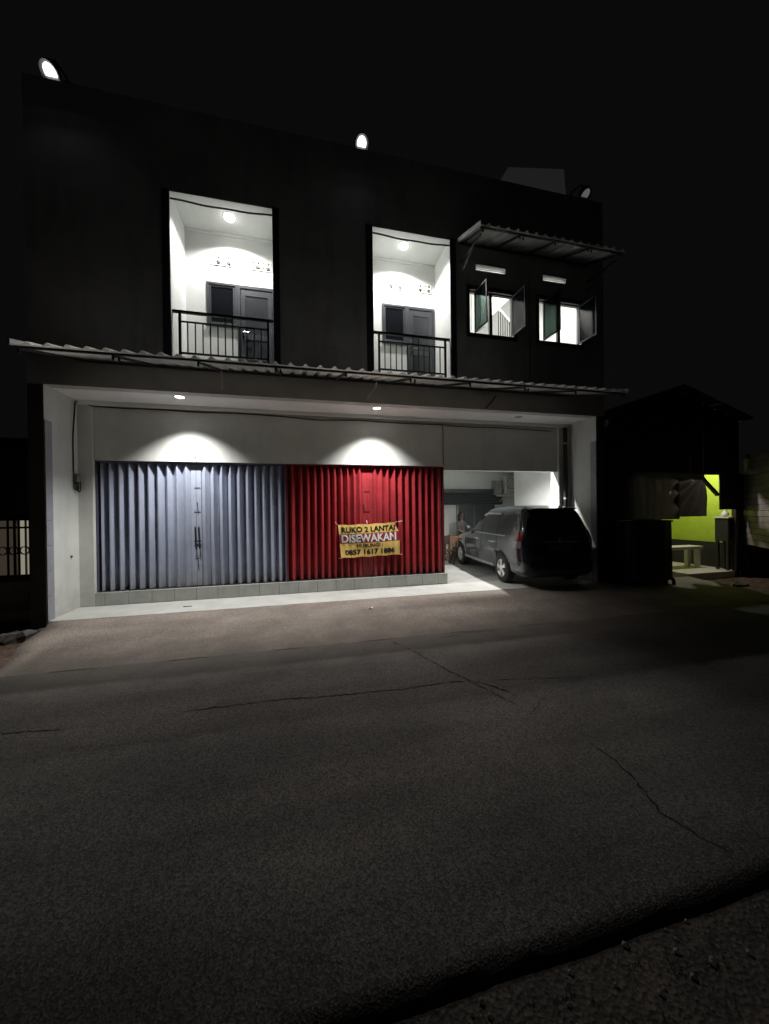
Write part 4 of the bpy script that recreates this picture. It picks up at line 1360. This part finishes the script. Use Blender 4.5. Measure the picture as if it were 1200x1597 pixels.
# wheels
def wheel(x, y, sx):
    r = .325
    ty = MB().lathe([(.205, -.095), (.27, -.10), (.312, -.085), (r, -.06), (r, .06), (.312, .085), (.27, .10), (.205, .095)], (0, 0, 0), 40, 'X', cap=False).build('wheel', 'rubber', car, smooth=True)
    ty.location = (x, y, r)
    rim = MB()
    rim.lathe([(.205, -.09), (.19, -.07), (.185, .0), (.19, .075), (.207, .098), (.214, .098)], (0, 0, 0), 40, 'X', cap=False)
    o = rim.build('rim', 'alloy', None, smooth=True)
    o.parent = ty
    spk = MB()
    for k in range(5):
        a = 2 * math.pi * k / 5 + .2
        d = Vector((0, math.cos(a), math.sin(a)))
        tn = Vector((0, -math.sin(a), math.cos(a)))
        o0, o1 = .045, .195
        w0, w1 = .034, .066
        vs = []
        for xx in (sx * .052, sx * .088):
            for (rr, ww) in ((o0, w0), (.12, .036), (o1, w1)):
                for q in (-1, 1):
                    p = d * rr + tn * (q * ww) + Vector((xx + (sx * .012 if rr < .1 else 0), 0, 0))
                    vs.append(p)
        spk.add(vs, [(0, 1, 3, 2), (2, 3, 5, 4), (6, 8, 9, 7), (8, 10, 11, 9), (0, 2, 8, 6), (2, 4, 10, 8), (1, 7, 9, 3), (3, 9, 11, 5)])
    spk.lathe([(.062, sx * .04), (.062, sx * .098), (.03, sx * .104), (.001, sx * .104)], (0, 0, 0), 20, 'X')
    o = spk.build('spoke_disc', 'alloy', None)
    o.parent = ty
    bk = MB().lathe([(.184, sx * .03), (.001, sx * .03)], (0, 0, 0), 30, 'X').build('brake_disc', 'car_black', None)
    bk.parent = ty
for y in (.95, 3.70):
    for sx in (-1, 1):
        wheel(sx * .775, y, sx)

# ================================================================ INSIDE THE GARAGE
rs = thing('roller_shutter', (5.9, 12.55, 1.95), 'half raised grey roller shutter at the back of the garage', 'shutter')
MB().box(5.0, 7.75, 12.42, 12.60, 2.36, 2.52).build('roller_box', 'alu', rs, bevel=.01)
slm = MB().add([(0, 0, 0), (2.7, 0, 0), (2.7, -.018, .035), (0, -.018, .035), (2.7, 0, .07), (0, 0, .07)], [(0, 1, 2, 3), (3, 2, 4, 5)]).mesh('slat', 'alu')
for k in range(6):
    inst(slm, 'slat', (5.02, 12.5, 1.93 + k * .071), rs)
gp = thing('panel_door', (6.4, 12.58, 0), 'plain grey door panel behind the seated woman', 'door')
MB().box(5.86, 7.4, 12.52, 12.6, 0, 1.92).build('door_leaf', 'alu', gp, bevel=.005)
MB().box(5.80, 5.858, 12.50, 12.6, 0, 1.92).build('door_post', 'grey_plastic', gp)
MB().box(6.5, 6.52, 12.51, 12.519, .05, 1.9).build('door_seam', 'grey_plastic', gp)
au = thing('wall_unit', (8.0, 12.3, 2.2), 'white boxy air conditioner unit on a wall shelf behind the car', 'appliance')
MB().box(7.72, 8.28, 12.25, 12.55, 2.33, 3.02).build('unit_case', 'white_plastic', au, bevel=.02)
MB().lathe([(.21, 0), (.21, -.012), (.19, -.02), (.185, -.004)], (7.95, 12.248, 2.72), 28, 'Y', cap=False).build('fan_ring', 'grey_plastic', au)
for k in range(5):
    MB().box(7.76, 8.24, 12.238, 12.248, 2.40 + k * .13, 2.412 + k * .13).build('grille_bar', 'grey_plastic', au)
MB().box(8.282, 8.45, 12.3, 12.58, 2.3, 3.15).build('side_cover', 'black_metal', au)  # black box standing for the shadow at the unit's right
MB().box(7.45, 8.5, 12.15, 12.6, 2.24, 2.30).build('shelf', 'white_plastic', au)
for x in (7.6, 8.35):
    MB().bar((x, 12.58, 1.98), (x, 12.2, 2.23), .03, .03).build('bracket', 'grey_metal', au)
MB().box(7.3, 7.6, 12.3, 12.58, 2.302, 2.85).build('side_panel', 'grey_plastic', au, bevel=.01)
tb = thing('wooden_table', (5.25, 11.3, 0), 'small brown wooden table in front of the car beside the red shutter', 'table')
MB().box(4.82, 5.5, 11.0, 11.6, .80, .84).build('table_top', 'wood', tb, bevel=.006)
MB().box(4.86, 5.46, 11.02, 11.06, .66, .798).build('apron_board', 'wood', tb)
for x in (4.88, 5.42):
    for y in (11.05, 11.55):
        MB().box(x - .035, x + .035, y - .035, y + .035, 0, .798).build('leg', 'wood', tb)
MB().box(4.9, 5.4, 11.04, 11.06, .1, .5).build('shelf_board', 'wood', tb)
ch = thing('chair', (4.55, 10.6, 0), 'dark wooden chair partly hidden behind the red shutter', 'chair')
MB().box(4.36, 4.74, 10.45, 10.83, .42, .46).build('seat', 'dark_wood', ch, bevel=.006)
for x in (4.38, 4.72):
    MB().box(x - .02, x + .02, 10.46, 10.5, 0, .418).build('leg', 'dark_wood', ch)
    MB().box(x - .02, x + .02, 10.79, 10.83, 0, .92).build('leg', 'dark_wood', ch)
MB().box(4.401, 4.699, 10.8, 10.82, .62, .9).build('backrest', 'dark_wood', ch)

# seated woman
def skin_fig(name, joints, edges, radii, mt, parent=None, root=0):
    me = bpy.data.meshes.new(name)
    me.from_pydata([Vector(j) for j in joints], edges, [])
    o = bpy.data.objects.new(name, me)
    COL.objects.link(o)
    sm = o.modifiers.new('skin', 'SKIN')
    sm.use_smooth_shade = True
    for i, r in enumerate(radii):
        rr = r if isinstance(r, tuple) else (r, r)
        me.skin_vertices[0].data[i].radius = rr
        me.skin_vertices[0].data[i].use_root = (i == root)
    sb = o.modifiers.new('sub', 'SUBSURF')
    sb.levels = sb.render_levels = 2
    dg = bpy.context.evaluated_depsgraph_get()
    nm = bpy.data.meshes.new_from_object(o.evaluated_get(dg))
    o.modifiers.clear()
    o.data = nm
    nm.materials.clear()
    nm.materials.append(M[mt])
    for p in nm.polygons: p.use_smooth = True
    nm.name = name
    if parent is not None:
        o.parent = parent
    return o
PX, PY = 5.62, 11.75
PZ = .14
J = [(0, 0, .62), (0, .0, .78), (0, .01, 1.0), (0, .01, 1.12), (0, .0, 1.2),                       # pelvis .. neck base 0-4
     (0, -.015, 1.29), (0, -.03, 1.36), (0, -.03, 1.45), (0, -.01, 1.52),                             # neck, jaw, head, crown 5-8
     (-.16, .01, 1.12), (-.20, -.06, .88), (-.10, -.26, .78), (-.03, -.33, .77),                     # left arm 9-12
     (.16, .01, 1.12), (.22, -.05, .88), (.12, -.25, .78), (.05, -.32, .77),                         # right arm 13-16
     (-.10, -.02, .58), (-.12, -.42, .58), (-.12, -.42, .18), (-.12, -.44, -.09), (-.12, -.56, -.11),
     (.10, -.02, .58), (.12, -.42, .58), (.13, -.40, .18), (.13, -.42, -.09), (.13, -.54, -.11)]
E_ = [(0, 1), (1, 2), (2, 3), (3, 4), (4, 5), (5, 6), (6, 7), (7, 8), (3, 9), (9, 10), (10, 11), (11, 12), (3, 13), (13, 14), (14, 15), (15, 16),
      (0, 17), (17, 18), (18, 19), (19, 20), (20, 21), (0, 22), (22, 23), (23, 24), (24, 25), (25, 26)]
Rr = [.13, .12, .13, .12, .06, .05, .062, .085, .05, .055, .042, .034, .026, .055, .042, .034, .026, .085, .065, .052, .035, .03, .085, .065, .052, .035, .03]
ROT = Matrix.Rotation(R(18), 4, 'Z')
def PP(j): return ROT @ Vector(j) + Vector((PX, PY, PZ))
per = skin_fig('person', [PP(j) for j in J], E_, Rr, 'skin')
tag(per, 'woman with long dark hair sitting behind the car bonnet in a pale top', 'person')
TJ = [J[0], J[1], J[2], J[3], J[4], J[9], J[10], J[13], J[14]]
skin_fig('blouse', [PP(j) for j in TJ], [(0, 1), (1, 2), (2, 3), (3, 4), (3, 5), (5, 6), (3, 7), (7, 8)], [.145, .135, .145, .135, .066, .068, .052, .068, .052], 'blouse', per)
LJ = [J[0], J[17], J[18], J[19], J[22], J[23], J[24]]
skin_fig('trousers', [PP(j) for j in LJ], [(0, 1), (1, 2), (2, 3), (0, 4), (4, 5), (5, 6)], [.14, .095, .075, .06, .095, .075, .06], 'skirt', per)
HJ = [(0, .0, 1.505), (0, .06, 1.37), (0, .075, 1.16), (-.088, -.005, 1.42), (-.10, -.01, 1.20), (.088, -.005, 1.42), (.10, -.01, 1.20), (0, -.065, 1.525)]
skin_fig('hair', [PP(j) for j in HJ], [(0, 1), (1, 2), (0, 3), (3, 4), (0, 5), (5, 6), (0, 7)], [.105, .12, .10, .055, .055, .055, .055, .05], 'hair', per)
for sx in (-1, 1):
    o = MB().lathe([(.001, -.01), (.009, -.006), (.012, 0), (.009, .006), (.001, .01)], PP((sx * .032, -.108, 1.44)), 8, 'Y').build('eye', 'ink', per, smooth=True)
MB().tube([PP((0, -.105, 1.44)), PP((0, -.13, 1.405)), PP((0, -.108, 1.395))], [.008, .014, .008], 6).build('nose', 'skin', per, smooth=True)
MB().tube([PP((-.025, -.1, 1.372)), PP((0, -.112, 1.37)), PP((.025, -.1, 1.372))], .007, 6).build('mouth', 'banner_red', per)
for sx in (-1, 1):
    hx = sx * .04
    for k in range(4):
        b = Vector((hx + (k - 1.5) * .014, -.34, .765))
        MB().tube([PP(b), PP(b + Vector((0, -.035, .004))), PP(b + Vector((0, -.058, -.015)))], [.008, .008, .006], 5).build('finger', 'skin', per)
    b = Vector((hx - sx * .03, -.33, .772))
    MB().tube([PP(b), PP(b + Vector((-sx * .012, -.02, .008))), PP(b + Vector((-sx * .006, -.042, .004)))], [.009, .008, .006], 5).build('thumb', 'skin', per)
st = thing('stool', (PX, PY + .02, 0), 'low wooden stool under the seated woman', 'stool')
MB().box(PX - .2, PX + .2, PY - .18, PY + .2, .56, .60).build('seat', 'wood', st, bevel=.006)
for x in (-.16, .16):
    for y in (-.14, .16):
        MB().box(PX + x - .02, PX + x + .02, PY + y - .02, PY + y + .02, 0, .558).build('leg', 'wood', st)

# ================================================================ FOOD STALL ON THE RIGHT
stall = thing('food_stall', (9.2, 7.6, 0), 'dark gabled food stall with a lime green inside wall', 'stall')
KX0, KX1, KY0, KY1 = 7.15, 11.42, 7.0, 9.3
ap_x = 9.16
# roof: two slopes of planks
for sgn, xa, za in ((-1, 7.02, 3.80), (1, 11.45, 4.00)):
    p0, p1 = Vector((ap_x, 0, 4.70)), Vector((xa, 0, za))
    nb = 9
    for k in range(nb):
        a, b = p0.lerp(p1, k / nb), p0.lerp(p1, (k + .97) / nb)
        dz = .012 * (k % 2)
        MB().add([(a.x, 6.75, a.z + dz), (b.x, 6.75, b.z + dz), (b.x, 9.6, b.z + dz), (a.x, 9.6, a.z + dz), (a.x, 6.75, a.z + dz + .04), (b.x, 6.75, b.z + dz + .04), (b.x, 9.6, b.z + dz + .04), (a.x, 9.6, a.z + dz + .04)],
                 [(0, 1, 2, 3), (4, 7, 6, 5), (0, 4, 5, 1), (2, 6, 7, 3), (1, 5, 6, 2), (0, 3, 7, 4)]).build('roof_plank', 'roof_tile', stall)
# gable boards
nb = 20
for k in range(nb):
    xa = KX0 + .06 + (KX1 - KX0 - .1) * k / nb
    xb = KX0 + .06 + (KX1 - KX0 - .1) * (k + .96) / nb
    xm = (xa + xb) / 2
    ztop = 4.715 - (ap_x - xm) * (.9 / 2.14) if xm < ap_x else 4.715 - (xm - ap_x) * (.7 / 2.29)
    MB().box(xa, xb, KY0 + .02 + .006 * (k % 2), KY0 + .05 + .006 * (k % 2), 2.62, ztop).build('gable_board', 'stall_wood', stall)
for (x, y) in ((7.2, 7.08), (11.24, 7.04), (7.2, 9.2), (11.36, 9.2)):
    MB().box(x - .05, x + .05, y - .05, y + .05, -.15, 3.7).build('post', 'dark_wood', stall)
MB().box(7.25, 11.3, KY0 + .06, KY0 + .16, 2.58, 2.70).build('lintel_beam', 'dark_wood', stall)
MB().box(11.40, 11.46, 7.1, 9.3, -.1, 3.5).build('side_wall', 'lime', stall)
MB().box(11.37, 11.398, 7.1, 9.24, .03, .74).build('wainscot', 'stall_wood', stall)
MB().box(7.2, 11.398, 9.25, 9.32, -.1, 3.5).build('rear_wall', 'lime', stall)
MB().box(7.12, 7.18, 7.1, 9.24, -.1, 3.5).build('side_wall', 'stall_wood', stall)
MB().bar((10.0, 7.03, 2.56), (10.62, 7.03, 2.04), .07, .07).build('brace', 'dark_wood', stall)
MB().box(9.6, 11.39, 7.02, 9.24, -.2, .03).build('stall_floor', 'bench_white', stall)
MB().box(10.62, 11.46, 6.98, 7.0, 1.66, 2.6).build('side_board', 'stall_wood', stall)
for k in range(6):
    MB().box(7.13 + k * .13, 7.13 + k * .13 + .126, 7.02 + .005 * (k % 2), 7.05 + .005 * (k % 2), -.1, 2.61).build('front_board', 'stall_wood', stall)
# hanging plastic sheets
def sheet(name, x0, x1, z0, z1, y, mt, label, amp=.03, fr=9, gather=None):
    def fn(u, v):
        x = x0 + (x1 - x0) * u
        z = z0 + (z1 - z0) * v
        a = amp * math.sin(fr * u * 3.1 + 1.5 * v) + amp * .6 * math.sin(fr * u * 7.3 + 3 * v)
        if gather is not None:
            gx, gz = gather
            d = math.hypot(x - gx, z - gz)
            ang = math.atan2(z - gz, x - gx)
            a = .07 * math.sin(ang * 22) * min(1, d * 1.6)
        return (x, y + a, z)
    mb = MB().grid(70, 30, fn)
    o = mb.build(name, mt, smooth=True, fixn=False)
    sd = o.modifiers.new('solid', 'SOLIDIFY')
    sd.thickness = .004
    return tag(o, label, 'plastic sheet', 'plastic sheets hung on the stall')
sheet('plastic_sheet', 7.82, 9.235, 1.44, 2.60, 6.95, 'clear_tarp', 'dull dark plastic sheet hung across the stall front beside the green wall opening', .012, 5)
sheet('plastic_sheet', 9.10, 10.03, 1.50, 2.57, 6.93, 'clear_tarp', 'creased plastic flap gathered to one corner in front of the green wall', gather=(10.0, 2.57))
# black cart / counter below the sheet
ct = thing('covered_cart', (7.8, 6.8, 0), 'black covered cart standing under the stall front sheet', 'cart')
def cartf(u, v):
    a = 2 * math.pi * u
    hx, hy = .63, .33
    ex = .35
    cx, sy = math.cos(a), math.sin(a)
    k = 1 + .03 * math.sin(a * 9 + 2) * (1 - v) + .02 * math.sin(a * 17)
    return (7.80 + hx * k * math.copysign(abs(cx) ** ex, cx), 6.78 + hy * k * math.copysign(abs(sy) ** ex, sy), .05 + 1.38 * v + .02 * math.sin(a * 5))
MB().grid(64, 10, cartf).build('cover_sheet', 'tarp', ct, smooth=True)
MB().box(7.22, 8.40, 6.46, 7.1, 1.40, 1.44).build('counter_top', 'stall_wood', ct, bevel=.01)
for x in (7.35, 8.25):
    o = MB().lathe([(.10, -.03), (.14, -.03), (.14, .03), (.10, .03), (.10, -.03)], (x, 6.44, .0), 24, 'Y', cap=False).build('wheel', 'rubber', ct)
# bench and glass box inside
be = thing('bench', (10.9, 7.7, 0), 'cream wooden bench in front of the lime green wall', 'bench')
MB().box(9.6, 10.98, 7.62, 8.0, .56, .64).build('seat', 'bench_white', be, bevel=.008)
for x in (9.75, 10.82):
    MB().box(x - .05, x + .05, 7.63, 7.73, .032, .558).build('leg', 'bench_white', be)
    MB().box(x - .05, x + .05, 7.89, 7.99, .032, .558).build('leg', 'bench_white', be)
fc = thing('food_case', (10.95, 7.4, .0), 'dark box table with a pale top at the right of the stall', 'table')
MB().box(11.06, 11.39, 7.08, 7.40, .8, 1.42).build('case', 'tarp', fc, bevel=.01)
MB().box(11.03, 11.395, 7.05, 7.43, 1.422, 1.46).build('case_top', 'bench_white', fc, bevel=.006)
for x in (11.10, 11.35):
    MB().box(x - .03, x + .03, 7.09, 7.15, .032, .798).build('leg', 'dark_wood', fc)
    MB().box(x - .03, x + .03, 7.33, 7.39, .032, .798).build('leg', 'dark_wood', fc)
bg_ = thing('plastic_bag', (11.2, 7.3, 1.46), 'small white plastic bag on the pale box top', 'bag')
MB().lathe([(.05, 0), (.085, .03), (.08, .09), (.04, .14), (.015, .17), (.04, .21)], (11.2, 7.24, 1.462), 12).build('bag_body', 'white_plastic', bg_, smooth=True)
bulb = thing('stall_lamp', (10.5, 7.9, 2.95), 'lit bulb hanging under the stall roof', 'lamp')
MB().lathe([(.001, -.06), (.035, -.045), (.045, -.015), (.03, .02), (.018, .04), (.018, .07)], (10.3, 7.6, 3.0), 14).build('bulb', 'lit_lens', bulb, smooth=True)
MB().tube([(10.3, 7.6, 3.06), (10.3, 7.6, 4.2)], .006, 5).build('cord', 'cable', bulb)
pl = bpy.data.lights.new('stall_bulb_light', 'POINT')
pl.energy = P_STALL
pl.shadow_soft_size = .05
pl.color = (1.0, .95, .84)
po = bpy.data.objects.new('stall_bulb_light', pl)
COL.objects.link(po)
po.location = (10.3, 7.6, 2.9)
# glossy dark panel turned towards the road at the right edge
pn = thing('board_panel', (11.0, 6.4, .7), 'dark boarded side screen with shiny horizontal boards at the right edge', 'screen')
A, B = Vector((11.50, 6.98, 0)), Vector((9.9, 5.15, 0))
dd = (B - A).normalized()
nn = Vector((dd.y, -dd.x, 0))
for k in range(15):
    z = .74 + k * .15
    sl = -.0
    p, q = A + nn * (.006 * (k % 3)), B + nn * (.006 * (k % 2))
    MB().bar((p.x, p.y, z + .07), (q.x, q.y, z + .07), .03, .142).build('board', 'screen', pn, bevel=.006)
for t_ in (0.0, .98):
    p = A.lerp(B, t_) - nn * .05
    MB().box(p.x - .04, p.x + .04, p.y - .04, p.y + .04, -.15, 3.1).build('post', 'dark_wood', pn)

# rubble in front of the stall
def rock(x, y, r, z, mt, label, seed, group):
    rnd = random.Random(seed)
    mb = MB()
    n, mlt = 10, 6
    ph = [rnd.uniform(0, 6.28) for _ in range(4)]
    sx, sy, sz = rnd.uniform(.8, 1.3), rnd.uniform(.6, 1.0), rnd.uniform(.4, .6)
    def fn(u, v):
        a, b = 2 * math.pi * u, math.pi * (v - .5)
        k = 1 + .18 * math.sin(2 * a + ph[0]) * math.cos(b) + .14 * math.sin(3 * b + ph[1] + a) + .08 * math.sin(5 * a + ph[2])
        return (x + r * sx * k * math.cos(a) * math.cos(b), y + r * sy * k * math.sin(a) * math.cos(b), z + r * sz * k * math.sin(b))
    mb.grid(n, mlt, fn)
    return tag(mb.build('rock', mt, smooth=False), label, 'rock', group)
rock(-4.15, 6.45, .20, -.10, 'pebble', 'largest dark rock at the foot of the left pillar', 1, 'rocks in the dirt left of the apron')
rock(-4.45, 6.55, .13, -.11, 'pebble', 'middle sized rock left of the largest rock by the left pillar', 2, 'rocks in the dirt left of the apron')
rock(-3.95, 6.72, .09, -.08, 'pebble', 'small rock against the base of the left pillar', 3, 'rocks in the dirt left of the apron')
rock(-4.0, 5.55, .14, -.13, 'stone', 'rock on the dirt at the left picture edge near the road', 4, 'rocks in the dirt left of the apron')
rock(8.3, 6.0, .13, -.12, 'stone', 'rock on the dark ground in front of the covered cart', 5, 'rocks in front of the stall')
rock(9.3, 6.3, .16, -.12, 'pale_stone', 'pale rock on the ground below the stall floor', 6, 'rocks in front of the stall')
rock(10.0, 6.2, .18, -.12, 'stone', 'wide rock on the ground before the boarded screen', 7, 'rocks in front of the stall')
# rags on the near verge
for (x, y, s, lab, sd) in ((1.12, .985, .07, 'crumpled pale rag on the dark verge at the bottom right', 3), (1.0, 1.005, .022, 'tiny white scrap beside the rag on the verge', 5)):
    rnd = random.Random(sd)
    mb = MB().grid(7, 5, lambda u, v: (x + s * (u - .5) * 1.2 + s * .5 * (v - .5) * .8, y + s * (v - .5) - s * .6 * (u - .5), -.185 + s * rnd.uniform(.0, .22)))
    tag(mb.build('rag', 'litter', smooth=False), lab, 'litter', 'scraps on the near verge')

# ================================================================ NEIGHBOUR ON THE LEFT
fe = thing('iron_fence', (-5.4, 8.0, 0), 'black iron scroll fence beside the left pillar', 'fence')
FX0, FX1 = -9.5, -4.32
MB().box(FX0, FX1, 7.98, 8.02, 1.70, 1.75).build('top_rail', 'black_metal', fe)
MB().box(FX0, FX1, 7.98, 8.02, .58, .64).build('bottom_rail', 'black_metal', fe)
MB().box(FX0, FX1, 7.985, 8.015, 1.50, 1.535).build('upper_rail', 'black_metal', fe)
bm_ = MB().box(-.012, .012, -.012, .012, 0, 1.16).mesh('bar', 'black_metal')
rg = MB().lathe([(.065, -.012), (.08, -.012), (.08, .012), (.065, .012), (.065, -.012)], (0, 0, 0), 18, 'Y', cap=False).mesh('scroll_ring', 'black_metal')
x = FX1 - .1
k = 0
while x > FX0:
    inst(bm_, 'bar', (x, 8.0, .6), fe)
    if k < 14:
        inst(rg, 'scroll_ring', (x - .085, 8.0, 1.09), fe)
    x -= .17
    k += 1
lw = thing('low_wall', (-6, 8.0, 0), 'low dark garden wall under the iron fence', 'wall')
for k in range(3):
    for j in range(13):
        xa = FX1 - (j + 1) * .4 + (.2 if k % 2 else 0)
        MB().box(xa + .006, min(xa + .394, FX1), 7.93 + .004 * ((j + k) % 3), 8.07, k * .17 + .055 - .05, k * .17 + .05 + .165 - .05).build('block', 'brown_paint', lw)
MB().box(FX0, FX1, 7.95, 8.06, -.2, .5).build('mortar_core', 'brown_paint', lw)
lg = MB().add([(-9, 7.62, -.2), (-4.30, 7.62, -.2), (-4.30, 7.9, -.2), (-9, 7.9, -.2), (-9, 7.64, .02), (-4.30, 7.66, .03), (-4.30, 7.9, .035), (-9, 7.9, .02)],
              [(0, 3, 2, 1), (4, 5, 6, 7), (0, 1, 5, 4), (1, 2, 6, 5), (2, 3, 7, 6), (3, 0, 4, 7)])
tag(lg.build('kerb_stone', 'pale_stone', bevel=.01), 'rough pale kerb stone along the foot of the low wall', 'kerb')
nh = thing('neighbour_house', (-7, 10.4, 0), 'dim single storey house with a lit window behind the iron fence', 'house')
holed_wall(MB(), -14, -4.5, -.1, 3.3, 10.2, 10.4, [(-6.56, -6.02, .30, 1.62), (-7.6, -6.62, .30, 1.62)]).build('wall', 'house_wall', nh)
wf = MB().box(-6.58, -6.0, 10.15, 10.2, 1.62, 1.68).build('window', 'black_metal', nh)
MB().box(-6.56, -6.02, 10.3, 10.32, .3, 1.62).build('curtain', 'lit_curtain', wf)
for xx in (-6.38, -6.2):
    MB().box(xx - .012, xx + .012, 10.2, 10.24, .3, 1.62).build('window_bar', 'black_metal', wf)
wf2 = MB().box(-7.62, -6.6, 10.15, 10.2, 1.62, 1.68).build('window', 'black_metal', nh)
MB().box(-7.6, -6.62, 10.3, 10.32, .3, 1.62).build('curtain', 'dim_curtain', wf2)
MB().box(-14, -4.4, 9.2, 12.5, 3.3, 3.4).build('roof', 'roof_tile', nh)
MB().box(-13.9, -4.5, 12.3, 12.45, -.1, 3.3).build('wall', 'house_wall', nh)
